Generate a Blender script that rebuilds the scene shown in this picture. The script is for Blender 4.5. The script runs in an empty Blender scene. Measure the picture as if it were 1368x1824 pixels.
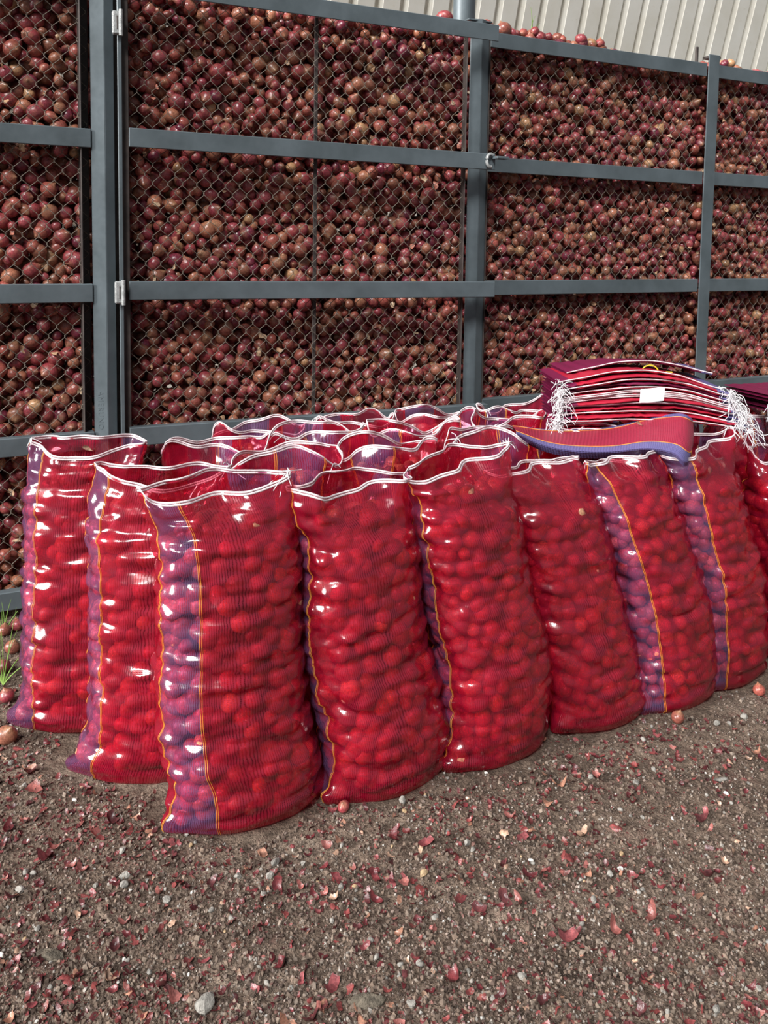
import bpy, math, random
import numpy as np
from mathutils import Matrix, Vector

rng = np.random.default_rng(7)
random.seed(7)
S = bpy.context.scene
COL = S.collection

# ------------------------------------------------------------------ camera
F = 1500.0                      # focal length in pixels of the 1368 x 1824 frame
CX, CY = 684.0, 551.0           # principal point
PITCH, ROLL, CAMH = 0.0789, 0.0148, 1.5
_c, _s = math.cos(PITCH), math.sin(PITCH)
FW = np.array([0, _c, -_s]); UP0 = np.array([0, _s, _c]); RT0 = np.array([1.0, 0, 0])
RIGHT = math.cos(ROLL) * RT0 + math.sin(ROLL) * UP0
UP = math.cos(ROLL) * UP0 - math.sin(ROLL) * RT0
cam = bpy.data.cameras.new('camera')
cam.sensor_width = 36; cam.sensor_fit = 'VERTICAL'; cam.sensor_height = 36
cam.lens = F / 1824 * 36
cam.shift_y = -(912 - CY) / 1824
cam.shift_x = (684 - CX) / 1824
cam.clip_start = 0.05
camo = bpy.data.objects.new('camera', cam); COL.objects.link(camo)
camo.matrix_world = Matrix(((RIGHT[0], UP[0], -FW[0], 0), (RIGHT[1], UP[1], -FW[1], 0), (RIGHT[2], UP[2], -FW[2], CAMH), (0, 0, 0, 1)))
S.camera = camo
EYE = np.array([0, 0, CAMH])

# ------------------------------------------------------------------ light
w = bpy.data.worlds.new('world'); S.world = w; w.use_nodes = True
bg = w.node_tree.nodes['Background']
bg.inputs[0].default_value = (0.86, 0.94, 1.0, 1)
bg.inputs[1].default_value = 0.20
def daylight(name, az, el, angle, energy, color):
    """light through one open side of the shed; az, el: where it comes from"""
    l = bpy.data.lights.new(name, 'SUN'); l.energy = energy; l.angle = math.radians(angle); l.color = color
    o = bpy.data.objects.new(name, l); COL.objects.link(o)
    az, el = math.radians(az), math.radians(el)
    o.rotation_euler = Vector((math.cos(az) * math.cos(el), math.sin(az) * math.cos(el), math.sin(el))).to_track_quat('Z', 'Y').to_euler()
daylight('daylight_left_side', 208, 22, 26, 6.4, (1.0, 0.98, 0.95))      # the open side on the left
daylight('daylight_open_front', 255, 46, 16, 3.6, (1.0, 0.99, 0.97))     # the wide open front behind the camera
S.view_settings.view_transform = 'Standard'
S.view_settings.look = 'None'
S.view_settings.exposure = 0.0
S.view_settings.gamma = 1.0
S.view_settings.use_curve_mapping = False
S.cycles.transparent_max_bounces = 24
S.cycles.max_bounces = 8

# ------------------------------------------------------------------ helpers
def ray(px, py):
    x, y = px - CX, py - CY
    cr, sr = math.cos(ROLL), math.sin(ROLL)
    X = cr * x + sr * y; Y = -sr * x + cr * y
    return RT0 * X / F + FW - UP0 * Y / F
def ground(px, py, z=0.0):
    d = ray(px, py); return EYE + d * ((z - CAMH) / d[2])
def at(px, py, Y):
    d = ray(px, py); return EYE + d * (Y / d[1])
def project(P):
    P = np.asarray(P, float) - EYE
    f = P @ FW; x = P @ RIGHT; y = P @ UP
    return CX + F * x / f, CY - F * y / f, f

def tag(o, label=None, cat=None, group=None, kind=None):
    if label: o['label'] = label
    if cat: o['category'] = cat
    if group: o['group'] = group
    if kind: o['kind'] = kind
    return o
def empty(name, loc=(0, 0, 0), rotz=0.0):
    o = bpy.data.objects.new(name, None); COL.objects.link(o)
    o.location = loc; o.rotation_euler = (0, 0, rotz); o.empty_display_size = 0.05
    return o
def link(name, me, parent=None):
    o = bpy.data.objects.new(name, me); COL.objects.link(o)
    if parent: o.parent = parent
    return o

class MB:
    """collects vertices and faces; build() turns them into one mesh"""
    def __init__(self): self.v = []; self.f = []; self.c = []; self.uv = []; self.n = 0; self.mi = []
    def add(self, v, *faces, col=None, uv=None, mat=0):
        v = np.asarray(v, float).reshape(-1, 3)
        for f in faces:
            f = np.asarray(f, np.int64)
            if f.size: self.f.append(f + self.n); self.mi.append(np.full(len(f), mat, np.int32))
        self.v.append(v)
        if col is not None:
            col = np.asarray(col, float)
            self.c.append(np.broadcast_to(col, (len(v), col.shape[-1])) if col.ndim == 1 else col)
        if uv is not None: self.uv.append(np.asarray(uv, float))
        self.n += len(v)
        return self
    def mesh(self, name, mats, smooth=True):
        V = np.concatenate(self.v)
        me = bpy.data.meshes.new(name)
        me.vertices.add(len(V)); me.vertices.foreach_set('co', V.astype(np.float32).ravel())
        L = np.concatenate([f.ravel() for f in self.f]); tot = np.concatenate([np.full(len(f), f.shape[1]) for f in self.f])
        st = np.concatenate([[0], np.cumsum(tot)[:-1]])
        me.loops.add(len(L)); me.loops.foreach_set('vertex_index', L.astype(np.int32))
        me.polygons.add(len(tot)); me.polygons.foreach_set('loop_start', st.astype(np.int32))
        me.polygons.foreach_set('loop_total', tot.astype(np.int32))
        me.polygons.foreach_set('use_smooth', np.full(len(tot), bool(smooth)))
        me.polygons.foreach_set('material_index', np.concatenate(self.mi))
        if self.c:
            c = np.concatenate(self.c); c = np.c_[c, np.ones(len(c))] if c.shape[1] == 3 else c
            a = me.attributes.new('tint', 'FLOAT_COLOR', 'POINT'); a.data.foreach_set('color', c.astype(np.float32).ravel())
        if self.uv:
            u = np.concatenate(self.uv); l = me.uv_layers.new(name='UVMap')
            l.data.foreach_set('uv', u[L].astype(np.float32).ravel())
        for m in (mats if isinstance(mats, (list, tuple)) else [mats]): me.materials.append(m)
        me.update(calc_edges=True); me.validate()
        return me
    def build(self, name, mats, parent=None, smooth=True):
        return link(name, self.mesh(name, mats, smooth), parent)

BOXF = np.array([[0, 3, 2, 1], [4, 5, 6, 7], [0, 1, 5, 4], [1, 2, 6, 5], [2, 3, 7, 6], [3, 0, 4, 7]])
def bevel_box(lo, hi, b=0.003):
    """box with chamfered edges: 24 vertices"""
    lo = np.array(lo, float); hi = np.array(hi, float); b = min(b, *(0.45 * (hi - lo)))
    V = []; idx = {}
    for ax in range(3):
        for sx in (0, 1):
            for sy in (0, 1):
                for sz in (0, 1):
                    s = (sx, sy, sz)
                    p = [hi[i] if s[i] else lo[i] for i in range(3)]
                    for i in range(3):
                        if i != ax: p[i] += -b if s[i] else b
                    idx[(ax, s)] = len(V); V.append(p)
    Q = []; T = []
    for ax in range(3):
        o = [i for i in range(3) if i != ax]
        for k in (0, 1):
            q = []
            for (i, j) in ((0, 0), (1, 0), (1, 1), (0, 1)):
                s = [0, 0, 0]; s[ax] = k; s[o[0]] = i; s[o[1]] = j; q.append(idx[(ax, tuple(s))])
            flip = (k == 0) != (ax == 1)
            Q.append(q[::-1] if flip else q)
    for ax in range(3):             # edges along ax
        o = [i for i in range(3) if i != ax]
        for i in (0, 1):
            for j in (0, 1):
                s0 = [0, 0, 0]; s1 = [0, 0, 0]; s0[o[0]] = s1[o[0]] = i; s0[o[1]] = s1[o[1]] = j; s1[ax] = 1
                s0 = tuple(s0); s1 = tuple(s1)
                q = [idx[(o[0], s0)], idx[(o[0], s1)], idx[(o[1], s1)], idx[(o[1], s0)]]
                Q.append(q)
    for s in [(a, b2, c) for a in (0, 1) for b2 in (0, 1) for c in (0, 1)]:
        T.append([idx[(0, s)], idx[(1, s)], idx[(2, s)]])
    return np.array(V), np.array(Q), np.array(T)
def prism(poly, z0, z1):
    """vertical prism over a polygon of (x, y)"""
    n = len(poly); poly = np.asarray(poly, float)
    V = np.r_[np.c_[poly, np.full(n, z0)], np.c_[poly, np.full(n, z1)]]
    i = np.arange(n); j = (i + 1) % n
    return V, np.c_[i, j, j + n, i + n], np.array([i[::-1]]), np.array([i + n])
def tube(P, r, n=4, closed=False, cap=False):
    P = np.asarray(P, float); m = len(P)
    T = np.roll(P, -1, 0) - np.roll(P, 1, 0) if closed else np.gradient(P, axis=0)
    T /= np.linalg.norm(T, axis=1)[:, None] + 1e-12
    ref = np.array([0, 0, 1.0]) if abs(T[:, 2]).mean() < .7 else np.array([0.3, 1, 0.1])
    A = np.cross(T, ref); A /= np.linalg.norm(A, axis=1)[:, None] + 1e-12
    B = np.cross(A, T)
    th = np.arange(n) / n * 2 * np.pi
    r = np.broadcast_to(np.asarray(r, float), (m,))
    V = (P[:, None] + r[:, None, None] * (A[:, None] * np.cos(th)[None, :, None] + B[:, None] * np.sin(th)[None, :, None])).reshape(-1, 3)
    rows = np.arange(m if closed else m - 1); i = rows[:, None] * n; i2 = ((rows + 1) % m)[:, None] * n
    j = np.arange(n)[None]; j2 = (j + 1) % n
    Q = np.stack([i + j, i + j2, i2 + j2, i2 + j], -1).reshape(-1, 4)
    return V, Q
def gridfaces(nu, nv, wrap=False):
    """faces of a grid stored row by row: nv rows of nu vertices"""
    cu = nu if wrap else nu - 1
    i = np.arange(cu); j = np.arange(nv - 1)
    I, J = np.meshgrid(i, j); I2 = (I + 1) % nu
    return np.stack([J * nu + I, J * nu + I2, (J + 1) * nu + I2, (J + 1) * nu + I], -1).reshape(-1, 4)
def vnoise(x, y, seed=0):
    """smooth value noise, vectorised"""
    x = np.asarray(x, float); y = np.asarray(y, float)
    xi = np.floor(x).astype(np.int64); yi = np.floor(y).astype(np.int64); fx = x - xi; fy = y - yi
    fx = fx * fx * (3 - 2 * fx); fy = fy * fy * (3 - 2 * fy)
    def h(a, b):
        n = (a * 374761393 + b * 668265263 + seed * 974711) & 0x7fffffff
        n = ((n ^ (n >> 13)) * 1274126177) & 0x7fffffff
        return ((n ^ (n >> 16)) & 0xffff) / 32767.5 - 1
    return (h(xi, yi) * (1 - fx) + h(xi + 1, yi) * fx) * (1 - fy) + (h(xi, yi + 1) * (1 - fx) + h(xi + 1, yi + 1) * fx) * fy
def smooth1(a, k):
    p = np.r_[np.full(k, a[0]), a, np.full(k, a[-1])]
    return np.convolve(p, np.ones(2 * k + 1) / (2 * k + 1), 'valid')

# ------------------------------------------------------------------ materials
def mat(name):
    m = bpy.data.materials.new(name); m.use_nodes = True
    nt = m.node_tree; nt.nodes.clear()
    out = nt.nodes.new('ShaderNodeOutputMaterial')
    return m, nt, out
def N(nt, t, **kw):
    n = nt.nodes.new('ShaderNode' + t)
    for k, v in kw.items():
        if k.startswith('i_'):
            key = k[2:]; n.inputs[int(key) if key.isdigit() else key.replace('_', ' ')].default_value = v
        else: setattr(n, k, v)
    return n
def ramp(nt, fac, stops, interp='LINEAR'):
    r = N(nt, 'ValToRGB'); r.color_ramp.interpolation = interp
    e = r.color_ramp.elements
    while len(e) < len(stops): e.new(0.5)
    for k, (p, c) in enumerate(stops): e[k].position = p; e[k].color = (*c, 1) if len(c) == 3 else c
    nt.links.new(fac, r.inputs[0]); return r
def noise(nt, scale, detail=3.0, rough=.55, vec=None, dim='3D'):
    n = N(nt, 'TexNoise', noise_dimensions=dim); n.inputs['Scale'].default_value = scale
    n.inputs['Detail'].default_value = detail; n.inputs['Roughness'].default_value = rough
    if vec is not None: nt.links.new(vec, n.inputs['Vector'])
    return n
def math_(nt, op, a, b=None, c=None):
    n = N(nt, 'Math', operation=op)
    for i, x in enumerate((a, b, c)):
        if x is None: continue
        if isinstance(x, (int, float)): n.inputs[i].default_value = x
        else: nt.links.new(x, n.inputs[i])
    return n.outputs[0]
def mixc(nt, fac, a, b, mode='MIX'):
    n = N(nt, 'Mix', data_type='RGBA', blend_type=mode)
    for s, x in ((n.inputs[0], fac), (n.inputs[6], a), (n.inputs[7], b)):
        if isinstance(x, (int, float)): s.default_value = x
        elif isinstance(x, tuple): s.default_value = (*x, 1) if len(x) == 3 else x
        else: nt.links.new(x, s)
    return n.outputs[2]
def bump(nt, height, strength=.3, dist=.002):
    b = N(nt, 'Bump'); b.inputs['Strength'].default_value = strength; b.inputs['Distance'].default_value = dist
    nt.links.new(height, b.inputs['Height']); return b.outputs[0]
def principled(nt, out, color, rough=.5, spec=.5, metal=0.0, normal=None):
    p = N(nt, 'BsdfPrincipled')
    for key, x in (('Base Color', color), ('Roughness', rough), ('Specular IOR Level', spec), ('Metallic', metal)):
        if isinstance(x, (int, float)): p.inputs[key].default_value = x
        elif isinstance(x, tuple): p.inputs[key].default_value = (*x, 1)
        else: nt.links.new(x, p.inputs[key])
    if normal is not None: nt.links.new(normal, p.inputs['Normal'])
    if out: nt.links.new(p.outputs[0], out.inputs[0])
    return p
def geo_pos(nt): return N(nt, 'NewGeometry').outputs['Position']
def obj_co(nt): return N(nt, 'TexCoord').outputs['Object']

def m_net(name, thread, deep, tint, pu=.0052, pv=.0036, du=.66, dv=.50, opa=.54):
    """woven plastic net: glossy tape threads with small see-through holes"""
    m, nt, out = mat(name)
    uv = N(nt, 'UVMap').outputs[0]
    sep = N(nt, 'SeparateXYZ'); nt.links.new(uv, sep.inputs[0])
    wob = noise(nt, 60, 2, .5, uv)
    u = math_(nt, 'ADD', sep.outputs[0], math_(nt, 'MULTIPLY', math_(nt, 'SUBTRACT', wob.outputs[0], .5), .006))
    fu = math_(nt, 'FRACT', math_(nt, 'DIVIDE', u, pu)); fv = math_(nt, 'FRACT', math_(nt, 'DIVIDE', sep.outputs[1], pv))
    tu = math_(nt, 'LESS_THAN', fu, du); tv = math_(nt, 'LESS_THAN', fv, dv)
    thr = math_(nt, 'MAXIMUM', tu, tv)
    hgt = math_(nt, 'ADD', math_(nt, 'MULTIPLY', math_(nt, 'SINE', math_(nt, 'MULTIPLY', fu, math.pi)), 1.0),
                math_(nt, 'MULTIPLY', math_(nt, 'SINE', math_(nt, 'MULTIPLY', fv, math.pi)), .8))
    big = noise(nt, 14, 3, .6, uv)
    col = mixc(nt, big.outputs[0], thread, deep)
    col = mixc(nt, math_(nt, 'MULTIPLY', math_(nt, 'SUBTRACT', 1.0, tu), .55), col, deep)
    nrm = bump(nt, hgt, .10, .0010)
    p = principled(nt, None, col, .24, .6, 0, nrm)
    p.inputs['Coat Weight'].default_value = 1.0; p.inputs['Coat Roughness'].default_value = .11; p.inputs['Coat IOR'].default_value = 2.1
    tl = N(nt, 'BsdfTranslucent'); nt.links.new(col, tl.inputs[0])
    mx = N(nt, 'MixShader'); mx.inputs[0].default_value = .20
    nt.links.new(p.outputs[0], mx.inputs[1]); nt.links.new(tl.outputs[0], mx.inputs[2])
    tr = N(nt, 'BsdfTransparent'); tr.inputs[0].default_value = (*tint, 1)
    m2 = N(nt, 'MixShader')
    nt.links.new(math_(nt, 'ADD', .10, math_(nt, 'MULTIPLY', thr, opa)), m2.inputs[0])
    nt.links.new(tr.outputs[0], m2.inputs[1]); nt.links.new(mx.outputs[0], m2.inputs[2])
    nt.links.new(m2.outputs[0], out.inputs[0])
    return m
M = {}
M['net_red'] = m_net('net_red', (.54, .011, .048), (.20, .003, .020), (1.0, .28, .37))
M['net_purple'] = m_net('net_purple', (.25, .12, .27), (.085, .04, .12), (1.0, .45, .62), pu=.0054, du=.62, dv=.42, opa=.44)

def m_cloth(name, c1, c2, pitch=.004):
    """the same net folded many times over: no light comes through"""
    m, nt, out = mat(name)
    uv = N(nt, 'UVMap').outputs[0]
    sep = N(nt, 'SeparateXYZ'); nt.links.new(uv, sep.inputs[0])
    su = math_(nt, 'SINE', math_(nt, 'MULTIPLY', sep.outputs[0], 2 * math.pi / pitch))
    sv = math_(nt, 'SINE', math_(nt, 'MULTIPLY', sep.outputs[1], 2 * math.pi / (pitch * .9)))
    f = math_(nt, 'MULTIPLY_ADD', su, .25, .5); f2 = noise(nt, 22, 3, .6, uv)
    col = mixc(nt, math_(nt, 'MULTIPLY', f, f2.outputs[0]), c1, c2)
    principled(nt, out, col, .38, .5, 0, bump(nt, math_(nt, 'ADD', su, sv), .35, .001))
    return m
M['cloth_red'] = m_cloth('cloth_red', (.46, .012, .035), (.22, .006, .03))
M['cloth_purple'] = m_cloth('cloth_purple', (.13, .115, .27), (.05, .04, .13), .006)
M['cloth_dull'] = m_cloth('cloth_dull', (.30, .022, .05), (.17, .010, .03), .007)
M['cloth_maroon'] = m_cloth('cloth_maroon', (.18, .010, .05), (.10, .006, .04))

def m_plain(name, c1, c2, scale, rough=.6, spec=.4, bstr=.2, bdist=.001, detail=3, pos=True, metal=0.0):
    m, nt, out = mat(name)
    co = geo_pos(nt) if pos else obj_co(nt)
    n = noise(nt, scale, detail, .6, co)
    r = ramp(nt, n.outputs[0], [(.32, c1), (.68, c2)])
    n2 = noise(nt, scale * 6, 2, .5, co)
    principled(nt, out, r.outputs[0], rough, spec, metal, bump(nt, n2.outputs[0], bstr, bdist))
    return m
M['hem'] = m_plain('hem_white', (.62, .44, .48), (.88, .83, .84), 220, .6, .4, .6, .002)
M['thread_white'] = m_plain('thread_white', (.60, .57, .60), (.85, .84, .85), 90, .5)
M['thread_orange'] = m_plain('thread_orange', (.72, .20, .03), (.85, .40, .06), 40, .45)
M['twine'] = m_plain('twine_yellow', (.55, .38, .02), (.75, .58, .04), 60, .5)
M['wire'] = m_plain('wire_galvanised', (.13, .108, .085), (.20, .17, .14), 30, .5, .5, .2, .001, metal=.25)
M['dark_steel_and_shade'] = m_plain('dark_steel_and_shade', (.035, .028, .026), (.07, .055, .05), 18, .6)  # dark iron bars; also shade put into colour on stiles and hinge gap
M['weld'] = m_plain('weld_grey', (.26, .27, .27), (.45, .46, .46), 60, .45, .5, .8, .003, metal=.3)
M['grass'] = m_plain('grass_green', (.10, .20, .03), (.22, .34, .08), 20, .5)
M['stone'] = m_plain('stone_grey', (.16, .15, .135), (.34, .32, .29), 60, .85, .3, .6, .003)
M['stone_tan'] = m_plain('stone_tan', (.30, .20, .11), (.46, .33, .20), 30, .8, .3, .5, .003)
M['stone_white'] = m_plain('stone_white', (.55, .53, .49), (.75, .73, .68), 30, .8, .3, .4, .003)
M['wood'] = m_plain('weathered_wood', (.05, .042, .032), (.15, .125, .095), 60, .85, .3, .8, .004)

def m_steel():
    m, nt, out = mat('painted_steel')
    co = geo_pos(nt)
    a = noise(nt, 5, 5, .6, co); b = noise(nt, 40, 4, .65, co)
    c = ramp(nt, a.outputs[0], [(.3, (.080, .100, .110)), (.7, (.130, .160, .178))])
    rust = ramp(nt, b.outputs[0], [(.66, (0, 0, 0)), (.80, (1, 1, 1))])
    col = mixc(nt, math_(nt, 'MULTIPLY', rust.outputs[0], .35), c.outputs[0], (.16, .125, .10))
    rg = math_(nt, 'MULTIPLY_ADD', b.outputs[0], .25, .30)
    principled(nt, out, col, rg, .5, .12, bump(nt, b.outputs[0], .08, .002))
    return m
M['steel'] = m_steel()

def m_onion():
    m, nt, out = mat('onion_skin')
    at_ = N(nt, 'Attribute', attribute_name='tint')
    co = geo_pos(nt)
    n1 = noise(nt, 55, 3, .6, co); n2 = noise(nt, 170, 3, .6, co)
    light = mixc(nt, .5, at_.outputs['Color'], (.50, .22, .12))
    f = ramp(nt, n1.outputs[0], [(.50, (0, 0, 0)), (.68, (1, 1, 1))])
    col = mixc(nt, math_(nt, 'MULTIPLY', f.outputs[0], .75), at_.outputs['Color'], light)
    d = ramp(nt, n2.outputs[0], [(.35, (.35, .35, .35)), (.6, (1.1, 1.1, 1.1))])
    col = mixc(nt, .7, col, d.outputs[0], 'MULTIPLY')
    rg = math_(nt, 'MULTIPLY_ADD', n1.outputs[0], .40, .10)
    principled(nt, out, col, rg, .6, 0, bump(nt, n2.outputs[0], .30, .003))
    return m
M['onion'] = m_onion()
def m_flake():
    m, nt, out = mat('dry_onion_skin')
    at_ = N(nt, 'Attribute', attribute_name='tint')
    n2 = noise(nt, 120, 3, .6, geo_pos(nt))
    d = ramp(nt, n2.outputs[0], [(.3, (.45, .42, .42)), (.5, (.9, .85, .85)), (.68, (1.5, 1.35, 1.3))])
    col = mixc(nt, .8, at_.outputs['Color'], d.outputs[0], 'MULTIPLY')
    principled(nt, out, col, .32, .5, 0, bump(nt, n2.outputs[0], .5, .003))
    return m
M['flake'] = m_flake()
def m_gravel():
    m, nt, out = mat('gravel')
    at_ = N(nt, 'Attribute', attribute_name='tint')
    principled(nt, out, at_.outputs['Color'], .9, .25)
    return m
M['gravel'] = m_gravel()
def m_dirt():
    m, nt, out = mat('dirt')
    co = geo_pos(nt)
    mp = N(nt, 'Mapping'); mp.inputs['Scale'].default_value = (.55, 1.6, 1); mp.inputs['Rotation'].default_value = (0, 0, .12)
    nt.links.new(co, mp.inputs[0])
    a = noise(nt, 3.2, 6, .62, mp.outputs[0]); b = noise(nt, 34, 5, .7, co); c = noise(nt, 150, 3, .7, co)
    col = ramp(nt, a.outputs[0], [(.30, (.10, .072, .056)), (.55, (.20, .150, .118)), (.75, (.30, .24, .195))])
    s = ramp(nt, b.outputs[0], [(.30, (.28, .26, .25)), (.62, (1.15, 1.12, 1.08))])
    cc = mixc(nt, .85, col.outputs[0], s.outputs[0], 'MULTIPLY')
    s2 = ramp(nt, c.outputs[0], [(.34, (.45, .43, .42)), (.60, (1.2, 1.2, 1.2))])
    cc = mixc(nt, .75, cc, s2.outputs[0], 'MULTIPLY')
    mar = noise(nt, 9, 4, .7, co)
    mf = ramp(nt, mar.outputs[0], [(.56, (0, 0, 0)), (.72, (1, 1, 1))])
    cc = mixc(nt, math_(nt, 'MULTIPLY', mf.outputs[0], .4), cc, (.15, .055, .05))
    h = math_(nt, 'ADD', math_(nt, 'MULTIPLY', b.outputs[0], 1.0), math_(nt, 'MULTIPLY', c.outputs[0], .55))
    principled(nt, out, cc, .95, .2, 0, bump(nt, h, 1.0, .018))
    return m
M['dirt'] = m_dirt()
def m_sheet():
    m, nt, out = mat('cream_sheet_metal')
    co = geo_pos(nt)
    a = noise(nt, 2.5, 4, .6, co); b = noise(nt, 22, 4, .7, co)
    col = ramp(nt, a.outputs[0], [(.35, (.80, .77, .68)), (.65, (.88, .86, .79))])
    st = ramp(nt, b.outputs[0], [(.62, (1, 1, 1)), (.85, (.78, .73, .64))])
    cc = mixc(nt, 1.0, col.outputs[0], st.outputs[0], 'MULTIPLY')
    principled(nt, out, cc, .5, .4)
    return m
M['sheet'] = m_sheet()
def m_paper():
    m, nt, out = mat('printed_paper')
    uv = N(nt, 'UVMap').outputs[0]
    sep = N(nt, 'SeparateXYZ'); nt.links.new(uv, sep.inputs[0])
    ln = math_(nt, 'LESS_THAN', math_(nt, 'FRACT', math_(nt, 'MULTIPLY', sep.outputs[1], 6.0)), .5)
    n = noise(nt, 18, 2, .6, uv)
    inx = math_(nt, 'MULTIPLY', math_(nt, 'GREATER_THAN', sep.outputs[0], .12), math_(nt, 'LESS_THAN', sep.outputs[0], .86))
    f = math_(nt, 'MULTIPLY', math_(nt, 'MULTIPLY', ln, inx), math_(nt, 'GREATER_THAN', n.outputs[0], .42))
    col = mixc(nt, math_(nt, 'MULTIPLY', f, .45), (.86, .83, .86), (.40, .36, .45))
    principled(nt, out, col, .6, .3)
    return m
M['paper'] = m_paper()

# ------------------------------------------------------------------ ground
def ground_z(x, y):
    z = .006 * vnoise(x * 3.1, y * 5.0, 1) + .004 * vnoise(x * 9, y * 15, 2) + .0042 * vnoise(x * 24, y * 34, 3) + .0034 * vnoise(x * 52, y * 66, 4)
    return z - .008
def axis(lo, a, b, hi, nin, nout):
    return np.unique(np.r_[np.linspace(lo, a, nout), np.linspace(a, b, nin), np.linspace(b, hi, nout)])
gx = axis(-6, -1.9, 2.2, 8, 330, 14); gy = axis(-2.5, 1.25, 3.4, 9, 230, 16)
GX, GY = np.meshgrid(gx, gy)
mb = MB(); mb.add(np.c_[GX.ravel(), GY.ravel(), ground_z(GX, GY).ravel()], gridfaces(len(gx), len(gy)))
gr = mb.build('ground', M['dirt']); tag(gr, 'brown dirt floor strewn with gravel and onion skins', 'ground', kind='structure')

# ------------------------------------------------------------------ corrugated wall behind the heap
FA, FD0 = .4561, 3.968                                    # direction of the fence line and its distance on the axis
FU = np.array([math.cos(FA), math.sin(FA)]); FN = np.array([-math.sin(FA), math.cos(FA)])
def fence_pt(t, n=0.0, z=0.0):
    p = np.array([0, FD0]) + FU * t + FN * n; return np.array([p[0], p[1], z])
LEAN = math.radians(15)
wall = empty('wall_back', tuple(fence_pt(0, 3.0, 0)), FA); tag(wall, 'cream corrugated metal wall rising behind the onion heap', 'wall', kind='structure')
rib, npan = .235, 5
prof = []
for k in range(npan):
    x0 = k * rib
    prof += [(x0, 0), (x0 + .150, 0), (x0 + .158, .060), (x0 + .205, .060), (x0 + .232, 0)]
prof.append((npan * rib, 0))
prof = np.array(prof)
for k in range(-3, 8):
    mb = MB()
    lo, hi = 0.0, 6.0
    n = len(prof)
    rows = []
    for z in (lo, hi):
        rows.append(np.c_[prof[:, 0] + k * npan * rib, prof[:, 1] - z * math.tan(LEAN) + .9, np.full(n, z)])
    rows2 = [r + np.array([0, .002, 0]) for r in rows]
    mb.add(np.concatenate(rows), gridfaces(n, 2)); mb.add(np.concatenate(rows2), gridfaces(n, 2)[:, ::-1])
    mb.build('panel', M['sheet'], wall, smooth=False)
# ------------------------------------------------------------------ steel pipe column in front of the wall
pp = fence_pt(0, 1.25, 0); p0 = at(827, 20, pp[1]); pipe = empty('pipe_column', (p0[0], p0[1], -.02))
tag(pipe, 'round grey steel pipe column rising behind the gate post', 'column')
mb = MB(); th = np.arange(28) / 28 * 2 * np.pi; R_ = .066
ring = np.c_[np.cos(th) * R_, np.sin(th) * R_]
mb.add(*prism(ring, 0, 4.6)[:2]); pb = mb.build('shaft', M['steel'], pipe)
mb = MB(); mb.add(*bevel_box((-.12, -.12, 0), (.12, .12, .012))); mb.build('base_plate', M['steel'], pipe, False)

# ------------------------------------------------------------------ fence
RZ = [2.498, 1.894, 1.282, .682, .067]                    # rail heights
def frame_member(name, parent, boxes, m='steel'):
    mb = MB()
    for lo, hi in boxes: mb.add(*bevel_box(lo, hi, .0025))
    return mb.build(name, M[m], parent, smooth=False)
def rail(parent, t0, t1, z, hgt=.074, n0=-.03, dep=.045, tilt=0.0):
    """angle iron: face towards us and a flange on top running back"""
    o = frame_member('rail', parent, [((t0, n0, z - hgt / 2), (t1, n0 + .006, z + hgt / 2)), ((t0 + .001, n0 + .004, z + hgt / 2 - .006), (t1 - .001, n0 + dep, z + hgt / 2 - .0005))])
    return o
WW, WH = .030, .0365                                      # half a diamond wide, half a diamond tall
def wire_mesh(z0, z1, phase):
    nz = int((z1 - z0) / WH) + 1
    j = np.arange(nz + 1); x = np.where((j + phase) % 2 == 0, 0.0, WW)
    z = z0 + j * WH
    # small flat at each bend where two wires hook into one another
    P = []
    for k in range(len(j)):
        s = 1 if x[k] > 0 else -1
        P.append((x[k] + s * .0022, .0022 * s, z[k] - .004)); P.append((x[k] + s * .0022, -.0022 * s, z[k] + .004))
    mb = MB(); mb.add(*tube(np.array(P), .0016, 3)); return mb.mesh('wire', M['wire'])
WIRES = [wire_mesh(.05, 2.49, 0), wire_mesh(.05, 2.49, 1)]
def chain_link(parent, t0, t1, n=.012):
    k = 0; t = t0
    while t < t1 - WW:
        o = link('wire', WIRES[k % 2], parent); o.location = (t, n + .004 * math.sin(k * .7), rng.normal(0, .0015)); t += WW; k += 1
def panel(name, t0, t1, label, cat, loc_n=0.0, rz=0.0, zs=RZ, stile=True, wires=True):
    e = empty(name, tuple(fence_pt(t0, loc_n, 0)), FA + rz); tag(e, label, cat)
    Wd = t1 - t0
    for z in zs: rail(e, 0, Wd, z)
    if wires: chain_link(e, .004, Wd - .004)
    return e
# side panels
pl = panel('chain_link_fence', -2.95, -1.312, 'grey chain link fence section left of the hinge post', 'fence')
frame_member('stile', pl, [((1.598, -.024, .03), (1.604, .05, 2.54)), ((1.602, .03, .03), (1.636, .036, 2.54))], 'dark_steel_and_shade')  # darker colour stands in for shade on the panel's inner side
pr = panel('chain_link_fence', .556, 2.004, 'grey chain link fence section between the latch post and the flat post', 'fence', .02)
frame_member('stile', pr, [((.0, -.024, .03), (.006, .04, 2.54))], 'dark_steel_and_shade')
pf = panel('chain_link_fence', 2.088, 3.6, 'far chain link fence section beyond the flat post', 'fence', .02)
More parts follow.
